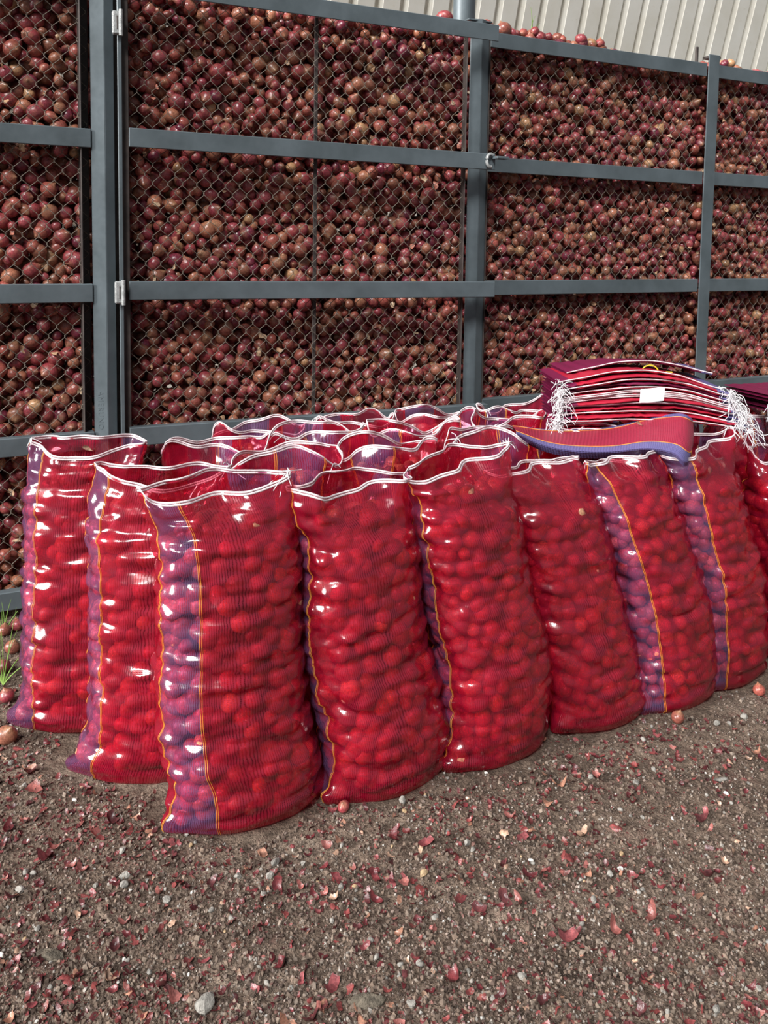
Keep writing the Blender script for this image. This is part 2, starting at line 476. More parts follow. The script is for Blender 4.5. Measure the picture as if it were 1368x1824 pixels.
# the gate, hung a little proud of the fence
GT0, GT1 = -1.214, .512
gate = empty('gate', tuple(fence_pt(GT0, -.035, 0)), FA - .036); tag(gate, 'grey steel gate with chain link, hinged to the left post', 'gate')
GW = GT1 - GT0
for k, z in enumerate(RZ):
    o = rail(gate, .03 if k not in (0, 4) else 0, GW + (.02 if k == 2 else .0), z + .006, .076, -.03)
    o.location.z += .004; o.rotation_euler.y = .006
frame_member('stile', gate, [((0, -.03, .02), (.017, -.024, 2.54)), ((.011, -.026, .02), (.017, .045, 2.54))])
frame_member('stile', gate, [((.017, -.004, .02), (.045, .0, 2.5))], 'dark_steel_and_shade')  # inner leg of the stile, its shade painted as a darker steel
frame_member('stile', gate, [((GW - .128, .02, .02), (GW - .122, .06, 2.52))], 'dark_steel_and_shade')
frame_member('brace', gate, [((.838, .028, .03), (.856, .034, 2.48))], 'dark_steel_and_shade')
chain_link(gate, .02, GW - .135, .014)
def hinge(z):
    mb = MB(); mb.add(*bevel_box((-.020, -.052, z - .045), (.020, -.030, z + .045), .005)); h = mb.build('hinge', M['weld'], gate, False)
    mb = MB(); mb.add(*[a for a in tube(np.array([(.012, -.056, z - .05), (.012, -.056, z), (.012, -.056, z + .05)]), .008, 10)]); mb.build('hinge_pin', M['weld'], h)
    mb = MB(); mb.add(*bevel_box((-.004, -.0535, z - .026), (.001, -.0515, z + .026), .001)); mb.build('hinge_slot', M['dark_steel_and_shade'], h, False)
hinge(2.34); hinge(1.286)
# latch: a bent bar welded on the third rail
mb = MB(); ang = np.linspace(math.pi * .35, math.pi * 1.55, 12)
mb.add(*tube(np.c_[GW - .022 + .022 * np.cos(ang), np.full(12, -.042), 1.898 + .030 * np.sin(ang)], .008, 8))
lt = mb.build('latch', M['weld'], gate)
mb = MB(); mb.add(*bevel_box((GW - .012, -.085, 1.905), (GW + .055, -.034, 1.917), .002)); mb.build('latch_bar', M['steel'], lt, False)

def angle_post(tl, ta, tr, label, n_front, n_l, n_r, z1, name='fence_post'):
    """angle iron with its corner towards us"""
    e = empty(name, tuple(fence_pt(ta, 0, 0)), FA); tag(e, label, 'fence post')
    h = .006
    for nm, a, b in (('flange', (tl - ta, n_l), (0, n_front)), ('flange', (0, n_front), (tr - ta, n_r))):
        a = np.array(a); b = np.array(b); d = (b - a) / np.linalg.norm(b - a); nn = np.array([-d[1], d[0]])
        ch = .0018
        poly = [a + nn * h, a + nn * ch, a + d * ch, b - d * ch, b + nn * ch, b + nn * h]
        mb = MB(); mb.add(*prism(poly, -.02, z1)); mb.build(nm, M['steel'], e, False)
    return e
post1 = angle_post(-1.312, -1.262, -1.223, 'angle iron hinge post with a raised maker stamp, beside the gate hinges', -.045, -.020, -.026, 2.75)
post2 = angle_post(.446, .500, .556, 'angle iron latch post where the gate closes against the next panel', -.020, .000, .003, 2.585)
frame_member('gap_shade_strip', post1, [((.036, .02, -.02), (.085, .026, 2.7))], 'dark_steel_and_shade')  # added dark strip standing in for the black shade of the hinge gap
mb = MB(); mb.add(*bevel_box((-.075, -.012, 2.575), (.06, .06, 2.583), .002)); mb.build('cap_plate', M['steel'], post2, False)
e = empty('fence_post', tuple(fence_pt(2.004, 0, 0)), FA); tag(e, 'flat fronted grey fence post with small iron bars at its top', 'fence post')
frame_member('flange', e, [((0, -.02, -.02), (.084, -.013, 2.585))]); frame_member('flange', e, [((.078, -.013, -.02), (.084, .045, 2.585))])
mb = MB(); mb.add(*bevel_box((-.045, .03, 2.50), (-.03, .045, 2.63), .002)); mb.build('pin', M['dark_steel_and_shade'], e, False)
mb = MB(); mb.add(*bevel_box((-.26, .05, 2.536), (-.02, .062, 2.549), .002)); mb.build('bar', M['dark_steel_and_shade'], e, False)
mb = MB(); mb.add(*bevel_box((.02, -.012, 2.568), (.10, .05, 2.582), .002)); mb.build('cap_plate', M['dark_steel_and_shade'], e, False)
# maker stamp pressed into the left flange of the hinge post
cu = bpy.data.curves.new('stamp', 'FONT'); cu.body = 'AMERUNO'; cu.size = .030; cu.extrude = .0007; cu.space_character = 1.15
cu.materials.append(M['steel'])
_tmp = bpy.data.objects.new('stamp_text', cu); COL.objects.link(_tmp); bpy.context.view_layer.update()
_me = bpy.data.meshes.new_from_object(_tmp.evaluated_get(bpy.context.evaluated_depsgraph_get())); bpy.data.objects.remove(_tmp); bpy.data.curves.remove(cu)
_me.materials.clear(); _me.materials.append(M['steel'])
so = link('stamp', _me, post1)
_dir = Vector((.050, -.025, 0)).normalized()               # along the flange, left to right
_nrm = Vector((-.025, -.050, 0)).normalized()
_dn = Vector((0, 0, -1))
so.matrix_local = Matrix(((_dn.x, _dir.x, _nrm.x, -.050 + .014), (_dn.y, _dir.y, _nrm.y, -.020 - .0074), (_dn.z, _dir.z, _nrm.z, .885), (0, 0, 0, 1)))

# ------------------------------------------------------------------ onions
def onion_template(ns, nr):
    """round bulb with a drawn out neck and a small root end"""
    t = np.linspace(0, math.pi, nr + 2)[1:-1]
    r = np.sin(t) ** .92; z = -np.cos(t) * .90
    k = np.clip((z - .55) / .35, 0, 1); r = r * (1 - .45 * k); z = z + .18 * k
    th = np.arange(ns) / ns * 2 * np.pi
    V = [(0, 0, -.90)]
    for ri, zi in zip(r, z): V += [(ri * math.cos(a), ri * math.sin(a), zi) for a in th]
    V.append((0, 0, 1.32)); V = np.array(V)
    i = np.arange(ns); j = (i + 1) % ns
    Q = np.concatenate([np.c_[1 + k * ns + i, 1 + k * ns + j, 1 + (k + 1) * ns + j, 1 + (k + 1) * ns + i] for k in range(nr - 1)])
    last = len(V) - 1; b = 1 + (nr - 1) * ns
    T = np.r_[np.c_[np.zeros(ns, int), 1 + j, 1 + i], np.c_[np.full(ns, last), b + i, b + j]]
    zz = V[:, 2]
    return V, Q, T, zz
def rand_rot(n, g):
    q = g.normal(size=(n, 4)); q /= np.linalg.norm(q, axis=1)[:, None]
    w_, x, y, z = q.T
    return np.stack([1 - 2 * (y * y + z * z), 2 * (x * y - z * w_), 2 * (x * z + y * w_), 2 * (x * y + z * w_), 1 - 2 * (x * x + z * z), 2 * (y * z - x * w_),
                     2 * (x * z - y * w_), 2 * (y * z + x * w_), 1 - 2 * (x * x + y * y)], -1).reshape(n, 3, 3)
PAL = np.array([(.30, .050, .058), (.24, .036, .050), (.36, .090, .070), (.33, .125, .080), (.17, .022, .045), (.42, .16, .095), (.36, .07, .085), (.50, .27, .14), (.25, .075, .055)])
PALW = np.array([.2, .16, .17, .12, .10, .07, .10, .03, .05])
def onion_batch(mbu, pos, rad, g, tmpl, bright=1.0, pal=PAL, pw=PALW):
    V, Q, T, zz = tmpl; n = len(pos); nv = len(V)
    if n == 0: return
    Rm = rand_rot(n, g); sc = g.uniform(.88, 1.12, (n, 1, 3))
    P = np.einsum('nij,nvj->nvi', Rm, V[None] * sc) * rad[:, None, None] + pos[:, None]
    col = pal[g.choice(len(pal), n, p=pw / pw.sum())] * g.uniform(.8, 1.25, (n, 1)) * bright
    tip = np.clip((zz - .55) / .6, 0, 1)[None, :, None]
    C = col[:, None] * (1 - tip * .55) + np.array([.50, .32, .17]) * tip * .55
    off = (np.arange(n) * nv)[:, None, None]
    mbu.add(P.reshape(-1, 3), (Q[None] + off).reshape(-1, 4), (T[None] + off).reshape(-1, 3), col=np.clip(C, 0, 1).reshape(-1, 3))
def ball(t):
    V, Q, T, zz = t; V = V.copy(); V[:, 2] = np.clip(V[:, 2], -.9, .95); return V, Q, T, zz
T_BALL = ball(onion_template(9, 6)); T_BALL_LOW = ball(onion_template(7, 4))
T_MID = onion_template(9, 6); T_LOW = onion_template(7, 4); T_HI = onion_template(14, 10)
ONION_MESH = []
for k in range(12):
    V, Q, T, zz = T_HI; mb = MB()
    col = PAL[k % len(PAL)] * rng.uniform(.85, 1.2); tip = np.clip((zz - .55) / .6, 0, 1)[:, None]
    sq = 1 + .06 * np.sin(np.arctan2(V[:, 1], V[:, 0]) * 2 + k)
    mb.add(V * np.c_[sq, sq, np.full(len(V), rng.uniform(.9, 1.1))], Q, T, col=np.clip(col * (1 - tip * .55) + np.array([.50, .32, .17]) * tip * .55, 0, 1))
    ONION_MESH.append(mb.mesh('onion', M['onion']))
def onion_obj(p, r, label, group=None, k=None, up=False):
    o = link('onion', ONION_MESH[rng.integers(12) if k is None else k]); o.location = tuple(p); o.scale = (r, r, r)
    o.rotation_euler = (rng.normal(0, .3), rng.normal(0, .3), rng.uniform(0, 6)) if up else tuple(rng.uniform(0, 6.28, 3))
    return tag(o, label, 'onion', group)

# heap behind the fence: three staggered layers
def layer(t0, t1, z0, z1, sp, n0, n1, r0, r1, g):
    rows = int((z1 - z0) / (sp * .87)); cols = int((t1 - t0) / sp)
    I, J = np.meshgrid(np.arange(cols), np.arange(rows))
    t = t0 + (I + .5 * (J % 2)) * sp + g.uniform(-.36, .36, I.shape) * sp; z = z0 + J * sp * .87 + g.uniform(-.36, .36, I.shape) * sp
    n = g.uniform(n0, n1, I.shape); r = g.uniform(r0, r1, I.shape)
    t, z, n, r = (a.ravel() for a in (t, z, n, r))
    P = np.c_[np.array([0, FD0])[None] + FU * t[:, None] + FN * n[:, None], z]
    return P, r, t, z
g1 = np.random.default_rng(11)
def heap_top(t):
    return np.interp(t, [-3, .45, .58, .75, 1.3, 1.5, 1.95, 2.1, 2.2, 2.4, 4], [2.56, 2.56, 2.605, 2.60, 2.60, 2.565, 2.55, 2.57, 2.60, 2.585, 2.58])
P1, r1, t1_, z1_ = layer(-2.2, 3.3, .02, 2.62, .055, .060, .115, .019, .036, g1)
P2, r2, t2_, z2_ = layer(-2.2, 3.3, .03, 2.62, .055, .115, .150, .026, .036, g1)
P3, r3, t3_, z3_ = layer(-2.2, 3.3, .03, 2.60, .056, .17, .20, .040, .046, g1)
kp = z1_ + r1 * .8 < heap_top(t1_); P1, r1, t1_, z1_ = P1[kp], r1[kp], t1_[kp], z1_[kp]
kp = z2_ + r2 * .8 < heap_top(t2_); P2, r2 = P2[kp], r2[kp]
kp = z3_ + r3 < heap_top(t3_); P3, r3 = P3[kp], r3[kp]
x, y, dep = project(P1)
px_r = r1 * F / dep
inside = (x > 5) & (x < 1363) & (y > 5) & (y < 735)
hid = np.zeros(len(P1), bool)
for z in RZ: hid |= abs(z1_ - z) < .055
for a, b in ((-1.33, -1.15), (.43, .60), (1.98, 2.11)): hid |= (t1_ > a) & (t1_ < b)
ok = np.where(inside & ~hid)[0]
pick = ok[np.argsort(-px_r[ok])[:284]]
sel = np.zeros(len(P1), bool); sel[pick] = True
HUE = ['dark red', 'deep red', 'red', 'brownish', 'deep purple', 'tan', 'pinkish', 'pale tan', 'dull red']
for k in pick:
    hue = int(g1.choice(9, p=PALW / PALW.sum())); zz0 = z1_[k]
    bay = 'side fence' if t1_[k] < -1.27 else 'gate'
    row = 'top' if zz0 > RZ[1] else 'second' if zz0 > RZ[2] else 'third' if zz0 > RZ[3] else 'lowest'
    onion_obj(P1[k], r1[k], '%s onion behind the %s, in the %s row' % (HUE[hue], bay, row), 'onions heaped against the chain link', k=hue)
mb = MB()
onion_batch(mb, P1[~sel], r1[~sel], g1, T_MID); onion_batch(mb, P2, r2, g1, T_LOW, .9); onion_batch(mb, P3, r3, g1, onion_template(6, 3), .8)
# top of the heap, running back from the fence
tt = g1.uniform(-2.2, 3.3, 900); nn = g1.uniform(.07, .9, 900)
Pt = np.c_[np.array([0, FD0])[None] + FU * tt[:, None] + FN * nn[:, None], heap_top(tt) - .03 + .018 * vnoise(tt * 2.3, nn * 3, 5) + g1.uniform(-.01, .012, 900)]
onion_batch(mb, Pt, g1.uniform(.024, .034, 900), g1, T_LOW)
heap = mb.build('onion_heap', M['onion']); tag(heap, 'great heap of red onions held back by the chain link fence', 'onions', kind='stuff')
# dry skin caught between the onions
def flake_batch(mbu, P, size, Rm, col, m=4):
    n = len(P); mm = m * m
    X, Y = np.meshgrid(np.linspace(-1, 1, m), np.linspace(-1, 1, m)); base = np.c_[X.ravel(), Y.ravel()]
    rr = np.maximum(abs(base[:, 0]), abs(base[:, 1])) / (np.hypot(base[:, 0], base[:, 1]) + 1e-9); base = base * (.35 + .65 * rr)[:, None] * np.array([1, .62])
    an = np.arctan2(base[:, 1], base[:, 0])[None]; ph = rng.uniform(0, 6.28, (n, 3))
    edge = 1 + .16 * np.sin(2 * an + ph[:, :1]) + .12 * np.sin(3 * an + ph[:, 1:2]) + .08 * np.sin(7 * an + ph[:, 2:])
    B = base[None] * edge[..., None] + rng.normal(0, .07 if m == 4 else .025, (n, mm, 2))
    k = 1.0 if m == 4 else 1.5
    curl = k * rng.uniform(.2, 1.0, (n, 1)) * rng.choice([-1, 1], (n, 1), p=[.35, .65]); cr2 = rng.normal(0, .5, (n, 1))
    Z = curl * (B[..., 0] ** 2) * .55 + cr2 * B[..., 0] * B[..., 1] + .9 * curl * B[..., 1] ** 2 + rng.normal(0, .06 if m == 4 else .03, (n, mm))
    L = np.concatenate([B, Z[..., None]], -1) * size[:, None, None]
    V = np.einsum('nij,nvj->nvi', Rm, L) + P[:, None]
    f = gridfaces(m, m); off = (np.arange(n) * mm)[:, None, None]
    mbu.add(V.reshape(-1, 3), (f[None] + off).reshape(-1, 4), col=np.repeat(col, mm, 0))
SKIN = np.array([(.19, .048, .046), (.14, .030, .034), (.27, .10, .088), (.36, .19, .13), (.21, .058, .062), (.42, .28, .20), (.10, .03, .032)])
nf = 420
tt = g1.uniform(-2.0, 3.2, nf); zz_ = g1.uniform(.1, 2.46, nf)
Pf = np.c_[np.array([0, FD0])[None] + FU * tt[:, None] + FN * g1.uniform(.030, .06, nf)[:, None], zz_]
mb = MB(); flake_batch(mb, Pf, g1.uniform(.008, .020, nf), rand_rot(nf, g1), np.clip(np.array([(.55, .36, .22), (.50, .20, .14), (.62, .46, .30)])[g1.integers(0, 3, nf)], 0, 1))
fl = mb.build('dry_skins', M['flake']); tag(fl, 'pale dry onion skins caught among the heaped onions', 'onion skins', kind='stuff')
# a few onions standing proud on the top edge
for (px, py, n, r, lab) in [(792, 32, .02, .040, 'single red onion lying on the top rail of the gate beside the pipe column'),
                            (897, 53, .06, .040, 'large red onion crowning the heap just right of the latch post'),
                            (962, 66, .07, .030, 'red onion on the heap edge next to the green sprout'),
                            (1035, 70, .07, .032, 'red onion on the heap edge halfway along the panel top'),
                            (1068, 78, .07, .030, 'dark red onion at the right end of the row on the heap edge'),
                            (1300, 114, .07, .030, 'red onion on the heap edge just right of the flat post')]:
    p_0 = np.array([0, FD0, 0]) + np.r_[FN * n, 0]; d = ray(px, py); nn3 = np.r_[FN, 0]
    q = EYE + d * (((p_0 - EYE) @ nn3) / (d @ nn3))
    onion_obj(q, r, lab, up=True)
# green sprout
def blades(name, base, specs, label, cat='plant'):
    e = empty(name, tuple(base)); tag(e, label, cat)
    for (dx, dy, h, bend, wd) in specs:
        s = np.linspace(0, 1, 7)
        P = np.c_[dx * s + bend * s ** 2 * .6, dy * s, h * s - .25 * h * abs(bend) / .1 * s ** 3 * .3]
        mb = MB(); mb.add(*tube(P, wd * (1 - s * .85), 4)); mb.build('blade', M['grass'], e)
    return e
q = fence_pt(.92, .075, 2.50)
sp = at(947, 58, q[1])
blades('onion_sprout', sp, [(.01, 0, .13, -.03, .004), (-.012, 0, .09, .05, .0035), (.03, .0, .05, .02, .003)], 'thin green sprout growing from the top of the heap')

# ------------------------------------------------------------------ sacks
VT = np.array([0, .012, .035, .08, .2, .45, .68, .82, .90, .96, 1.0])
AT = np.array([.90, .97, 1.0, 1.02, 1.03, 1.0, .97, .96, .97, .99, 1.0])
BT = np.array([.84, .95, .99, 1.02, 1.05, 1.0, .93, .80, .60, .42, .30])
VV = np.linspace(0, 1, 401)
def sm(t, tab): return smooth1(np.interp(VV, t, tab), 8)
A_ = sm(VT, AT)
FILL = MB()                                                # onions inside the sacks
g2 = np.random.default_rng(5)
TOPC = {}
def make_sack(label, C, phi, a0, b0, h, spine=None, panels=((190, 40), (20, 40)), mouth=.30, lip=None, nu=150, nv=110, full=True, ears=True,
              seed=0, lean=(0, 0), singles=0, fill=.885, group='net sacks of red onions', tuft=None, sag=.0):
    g = np.random.default_rng(100 + seed)
    U = np.array([math.cos(phi), math.sin(phi)]); W_ = np.array([-math.sin(phi), math.cos(phi)])
    bt = BT.copy(); bt[-1] = mouth; bt[-2] = .5 * (.60 + mouth); bt[-3] = max(.62, .5 * (.7 + mouth)); B_ = sm(VT, bt)
    if spine is None: sx = np.zeros(401) + lean[0] * VV; sy = lean[1] * VV
    else: sx, sy = spine
    lp = g.uniform(0, 6.28, 4); la = g.uniform(.5, 1.0, 4)
    def lipw(th):
        if lip is not None: return lip(th)
        return .024 * la[0] * np.sin(2 * th + lp[0]) + .018 * la[1] * np.sin(3 * th + lp[1]) + .012 * la[2] * np.sin(5 * th + lp[2])
    def S0(th, v):
        f = np.clip(v, 0, 1) * 400; a = np.interp(f, np.arange(401), A_) * a0; b = np.interp(f, np.arange(401), B_) * b0
        ct, st = np.cos(th), np.sin(th); ex = 2 / 2.35
        x = a * np.sign(ct) * abs(ct) ** ex; y = b * np.sign(st) * abs(st) ** ex
        top = np.clip((v - .86) / .14, 0, 1); top = top * top * (3 - 2 * top)
        y = y + top * (.026 * np.sin(x / a0 * 4 + lp[2]) + .012 * np.sin(x / a0 * 9 + lp[1]))      # lazy folds of the open mouth
        if ears:
            for tc in (math.pi * 1.10, -.06):
                d = np.angle(np.exp(1j * (th - tc))); e = np.exp(-(d / .30) ** 2) * np.exp(-(v * h / .055) ** 2) * .050
                x = x + np.sign(math.cos(tc)) * e
        cx = np.interp(f, np.arange(401), sx); cy = np.interp(f, np.arange(401), sy)
        z = v * h + lipw(th) * top
        return np.stack([C[0] + cx + U[0] * x + W_[0] * y, C[1] + cy + U[1] * x + W_[1] * y, z], -1)
    def nrm(th, v):
        e = 1e-3; du = S0(th + e, v) - S0(th - e, v); dv = S0(th, v + e) - S0(th, v - e)
        n = np.cross(du, dv); return n / (np.linalg.norm(n, axis=-1)[..., None] + 1e-12)
    per = np.pi * (3 * (a0 + b0) - math.sqrt((3 * a0 + b0) * (a0 + 3 * b0)))
    # onions against the cloth
    sp = .050; z0 = .026; zt = fill * h; zs = z0 if full else .60 * h
    rows = int((zt - zs) / (sp * .86)); cols = int(per / sp)
    I, J = np.meshgrid(np.arange(cols), np.arange(rows))
    oth = ((I + .5 * (J % 2) + g.uniform(-.34, .34, I.shape)) / cols * 2 * np.pi).ravel()
    oz = (zs + J * sp * .86 + g.uniform(-.34, .34, I.shape) * sp).ravel(); oz = np.clip(oz, .024, zt)
    orad = g.uniform(.021, .032, len(oz)); press = g.uniform(.25, .75, len(oz))
    th = np.arange(nu) / nu * 2 * np.pi; v = np.linspace(0, 1, nv)
    TH, Vg = np.meshgrid(th, v)
    P = S0(TH, Vg); Nn = nrm(TH, Vg)
    arc = TH * per / (2 * np.pi)
    H = np.zeros(TH.shape)
    for k in range(len(oz)):
        zi = oz[k]; ri = orad[k]
        j0 = int(max(0, (zi - 1.4 * ri) / h * (nv - 1))); j1 = int(min(nv, (zi + 1.4 * ri) / h * (nv - 1) + 2))
        da = np.angle(np.exp(1j * (TH[j0:j1] - oth[k]))) * per / (2 * np.pi); dz = Vg[j0:j1] * h - zi
        q = 1 - (da / (2.0 * ri)) ** 2 - (dz / (1.15 * ri)) ** 2
        np.maximum(H[j0:j1], np.clip(q, 0, 1) ** .75 * ri * press[k] * .74, out=H[j0:j1])
    # soften sideways: the net is taut between neighbours
    for _ in range(2): H = .5 * H + .25 * (np.roll(H, 1, 1) + np.roll(H, -1, 1))
    fadeb = np.clip(Vg * h / .03, .25, 1); fadet = np.clip((zt + .02 - Vg * h) / .05, 0, 1)
    wr = .0078 * vnoise(TH * 2.4, Vg * h * 44, seed) + .0028 * vnoise(TH * 4.5, Vg * h * 95, seed + 3)
    tw = .0035 * vnoise(TH * 6, Vg * h * 9, seed + 9) * np.clip((Vg - .82) / .1, 0, 1)
    lift = (H - .009) * fadeb * fadet
    P = P + Nn * ((H - .009) * fadeb * fadet + wr * fadeb + tw)[..., None]
    P[..., 2] = np.maximum(P[..., 2], .001 + 0 * P[..., 2])
    root = empty('onion_sack', (C[0], C[1], 0)); tag(root, label, 'sack', group)
    o3 = np.array([C[0], C[1], 0.0])
    Q = gridfaces(nu, nv, True).reshape(nv - 1, nu, 4)
    cen = (np.arange(nu) + .5) / nu * 360
    pur = np.zeros(nu, bool); edges = []
    for c_, hw in panels:
        d = (cen - c_ + 180) % 360 - 180; pur |= abs(d) < hw
        edges += [c_ - hw, c_ + hw]
    uv = np.c_[arc.ravel(), (Vg * h).ravel()]
    def piece(name, mask, m):
        f = Q[:, mask].reshape(-1, 4); used, inv = np.unique(f, return_inverse=True)
        # keep the texture seam continuous: faces that cross u = 0
        fu = inv.reshape(-1, 4); mbp = MB(); vv = P.reshape(-1, 3)[used] - o3; uu = uv[used].copy()
        wrap = (f[:, 0] % nu) == nu - 1
        if wrap.any():
            dup = np.unique(fu[wrap][:, 1:3]); nd = len(vv); mp = {d: nd + i for i, d in enumerate(dup)}
            vv = np.r_[vv, vv[dup]]; u2 = uu[dup].copy(); u2[:, 0] += per; uu = np.r_[uu, u2]
            fu = fu.copy()
            for col in (1, 2): fu[wrap, col] = [mp[x_] for x_ in fu[wrap, col]]
        mbp.add(vv, fu, uv=uu)
        return mbp, mbp.build(name, m, root)
    mb1, body = piece('net_body', ~pur, M['net_red'])
    piece('side_panel', pur, M['net_purple'])
    # bottom
    ring = P[0] - o3; c0 = ring.mean(0); mbb = MB()
    mbb.add(np.r_[ring, [c0]], np.c_[(np.arange(nu) + 1) % nu, np.arange(nu), np.full(nu, nu)], uv=np.r_[ring[:, :2], [c0[:2]]])
    mbb.build('base', M['net_red'], root)
    # orange twin threads along both edges of each side panel
    for ed in edges:
        fi = (ed % 360) / 360 * nu; i0 = int(fi) % nu
        mbt = MB()
        for dd in (-.0023, .0023):
            off = dd / (per / nu); k = fi + off; ia = int(math.floor(k)) % nu; ib = (ia + 1) % nu; fr = k - math.floor(k)
            path = P[:, ia] * (1 - fr) + P[:, ib] * fr + (Nn[:, ia]) * .0012 - o3
            mbt.add(*tube(path, .00075, 4))
        mbt.build('edge_thread', M['thread_orange'], root)
    # white stitched hem round the mouth
    mbh = MB(); dn = P[-3] - P[-1]; dn /= np.linalg.norm(dn, axis=1)[:, None]; no = Nn[-2]
    for d0, d1 in ((-.001, .0042), (.0058, .0108)):
        c = P[-1] - o3
        sec = np.stack([c + dn * d0 + no * .0014, c + dn * d1 + no * .0014, c + dn * d1 - no * .0014, c + dn * d0 - no * .0014], 1)
        V4 = sec.reshape(-1, 3); r_ = np.arange(nu)[:, None] * 4; r2_ = ((np.arange(nu) + 1) % nu)[:, None] * 4; a4 = np.arange(4)[None]; b4 = (a4 + 1) % 4
        mbh.add(V4, np.stack([r_ + a4, r_ + b4, r2_ + b4, r2_ + a4], -1).reshape(-1, 4))
    mbh.build('hem', M['hem'], root)
    # loose hem threads
    for (deg, ln, sd) in (tuft or []):
        gg = np.random.default_rng(sd); i0 = int((deg % 360) / 360 * nu) % nu; p = P[-1, i0] - o3; mbx = MB()
        for q_ in range(4):
            s = np.linspace(0, 1, 9)[:, None]; d = gg.normal(0, 1, 3) * np.array([1, 1, .6]); d /= np.linalg.norm(d); d2 = gg.normal(0, .5, 3)
            mbx.add(*tube(p + d * s * ln + d2 * (s ** 2) * ln * .8 - np.array([0, 0, 1]) * s ** 2 * ln * .5, .0012, 4))
        mbx.build('loose_thread', M['thread_white'], root)
    # onions that show through
    v_o = oz / h; pc = S0(oth, v_o); nc = nrm(oth, v_o)
    jj = np.clip((v_o * (nv - 1)).round().astype(int), 0, nv - 1); ii = (oth / (2 * np.pi) * nu).round().astype(int) % nu
    orad = orad * .94
    low_ = np.clip((.075 - oz) / .05, 0, 1)
    pos = pc + nc * (lift[jj, ii] - .0045 - orad * 1.10 - .022 * low_)[:, None]
    pos[:, 2] = np.maximum(pos[:, 2], orad * 1.0 + .004)
    idx = np.arange(len(oz))
    if singles:
        facing = (nc * (EYE - pc) / np.linalg.norm(EYE - pc, axis=1)[:, None]).sum(1)
        best = np.argsort(-facing)[:singles]
        for k in best: onion_obj(pos[k], orad[k], 'red onion seen through the net of the frontmost sack', 'onions inside the frontmost sack', k=int(g.integers(0, 7)))
        idx = np.setdiff1d(idx, best)
    onion_batch(FILL, pos[idx], orad[idx], g2, T_BALL if full else T_BALL_LOW, 1.7)
    # top of the fill, seen in the open mouth, and a core so that no light shines through
    nt_ = 26; tt = g.uniform(0, 6.28, nt_); rr = np.sqrt(g.uniform(0, .42, nt_))
    base = S0(tt, np.full(nt_, fill)); cc_ = S0(np.linspace(0, 6.28, 24, endpoint=False), np.full(24, fill)).mean(0)
    pt = cc_ + (base - cc_) * rr[:, None]; pt[:, 2] = fill * h - .012 + g.uniform(-.01, .02, nt_)
    onion_batch(FILL, pt, g.uniform(.022, .029, nt_), g2, T_BALL_LOW, 1.2)
    zc = np.linspace(.06 if full else .5 * h, fill * h - .06, 12 if full else 5); ac = g.uniform(0, 6.28, (len(zc), 9)); 
    bs = S0(ac, np.repeat((zc / h)[:, None], 9, 1)); ring24 = np.repeat(np.linspace(0, 6.2832, 24, endpoint=False)[None], len(zc), 0); ctr = S0(ring24, np.repeat((zc / h)[:, None], 24, 1)).mean(1, keepdims=True)
    inner = (ctr + (bs - ctr) * g.uniform(.30, .50, (len(zc), 9))[..., None]).reshape(-1, 3)
    onion_batch(FILL, inner, g.uniform(.036, .05, len(inner)), g2, onion_template(6, 3), 1.0)
    return root

def front_sack(label, C, phi_deg, edge, side, a0, b0, **kw):
    """edge: (y, x) pixels of one silhouette edge, from the mouth down; the spine follows it at the sack's own distance"""
    phi = math.radians(phi_deg); C = np.array(C, float); psi = math.atan2(C[0], C[1])
    edge = np.array(edge, float)
    pts = np.array([at(x_, y_, C[1]) for y_, x_ in edge]); h = pts[0, 2] if 'h' not in kw else kw.pop('h')
    v = pts[:, 2] / h; o = np.argsort(v)
    ext = math.hypot(a0 * math.cos(phi + psi), b0 * math.sin(phi + psi)) / math.cos(psi)
    mA = np.interp(v, VV, A_)
    cxs = pts[:, 0] - side * ext * mA - C[0]
    sx = smooth1(np.interp(VV, v[o], cxs[o]), 14)
    return make_sack(label, C, phi, a0, b0, h, spine=(sx, np.zeros(401)), **kw)

def lipf(*terms):
    """mouth outline: (degrees, height, spread) bumps"""
    def f(th):
        z = 0 * th
        for d, hh, sp in terms: z = z + hh * np.exp(-(np.angle(np.exp(1j * (th - math.radians(d)))) / math.radians(sp)) ** 2)
        return z
    return f

front_sack('onion sack at the left end, standing before the fence, purple stripe on its left edge', (-.875, 2.565), 6,
    [(786, 48), (850, 44), (900, 42), (960, 45), (1000, 43), (1100, 41), (1200, 41), (1250, 43), (1290, 36)], -1, .178, .13,
    panels=((205, 27), (40, 22)), seed=1, lip=lipf((265, -.030, 40), (90, .012, 50), (180, .01, 30), (310, .0, 20)), mouth=.36, tuft=[(180, .02, 3)])
front_sack('onion sack second from the left, half hidden behind the frontmost sack', (-.635, 2.325), 2,
    [(840, 166), (900, 156), (940, 152), (970, 159), (1050, 160), (1100, 158), (1150, 160), (1200, 164), (1250, 161), (1300, 156), (1340, 146)], -1, .192, .128,
    panels=((205, 24), (50, 22)), seed=2, lip=lipf((185, .018, 40), (285, -.028, 34), (350, .022, 36), (90, .01, 60)), mouth=.38, tuft=[(352, .04, 4)])
front_sack('frontmost onion sack with a wide purple stripe between two orange lines', (-.350, 2.150), 22,
    [(862, 512), (900, 524), (930, 532), (1000, 537), (1100, 541), (1200, 543), (1260, 549), (1320, 558), (1365, 572)], 1, .196, .132,
    panels=((221, 22.5), (60, 20)), seed=3, nu=200, nv=140, lip=lipf((190, .012, 26), (225, -.020, 22), (275, -.022, 40), (0, .022, 40), (90, .020, 50)), mouth=.30, tuft=[(358, .05, 5), (4, .04, 8)])
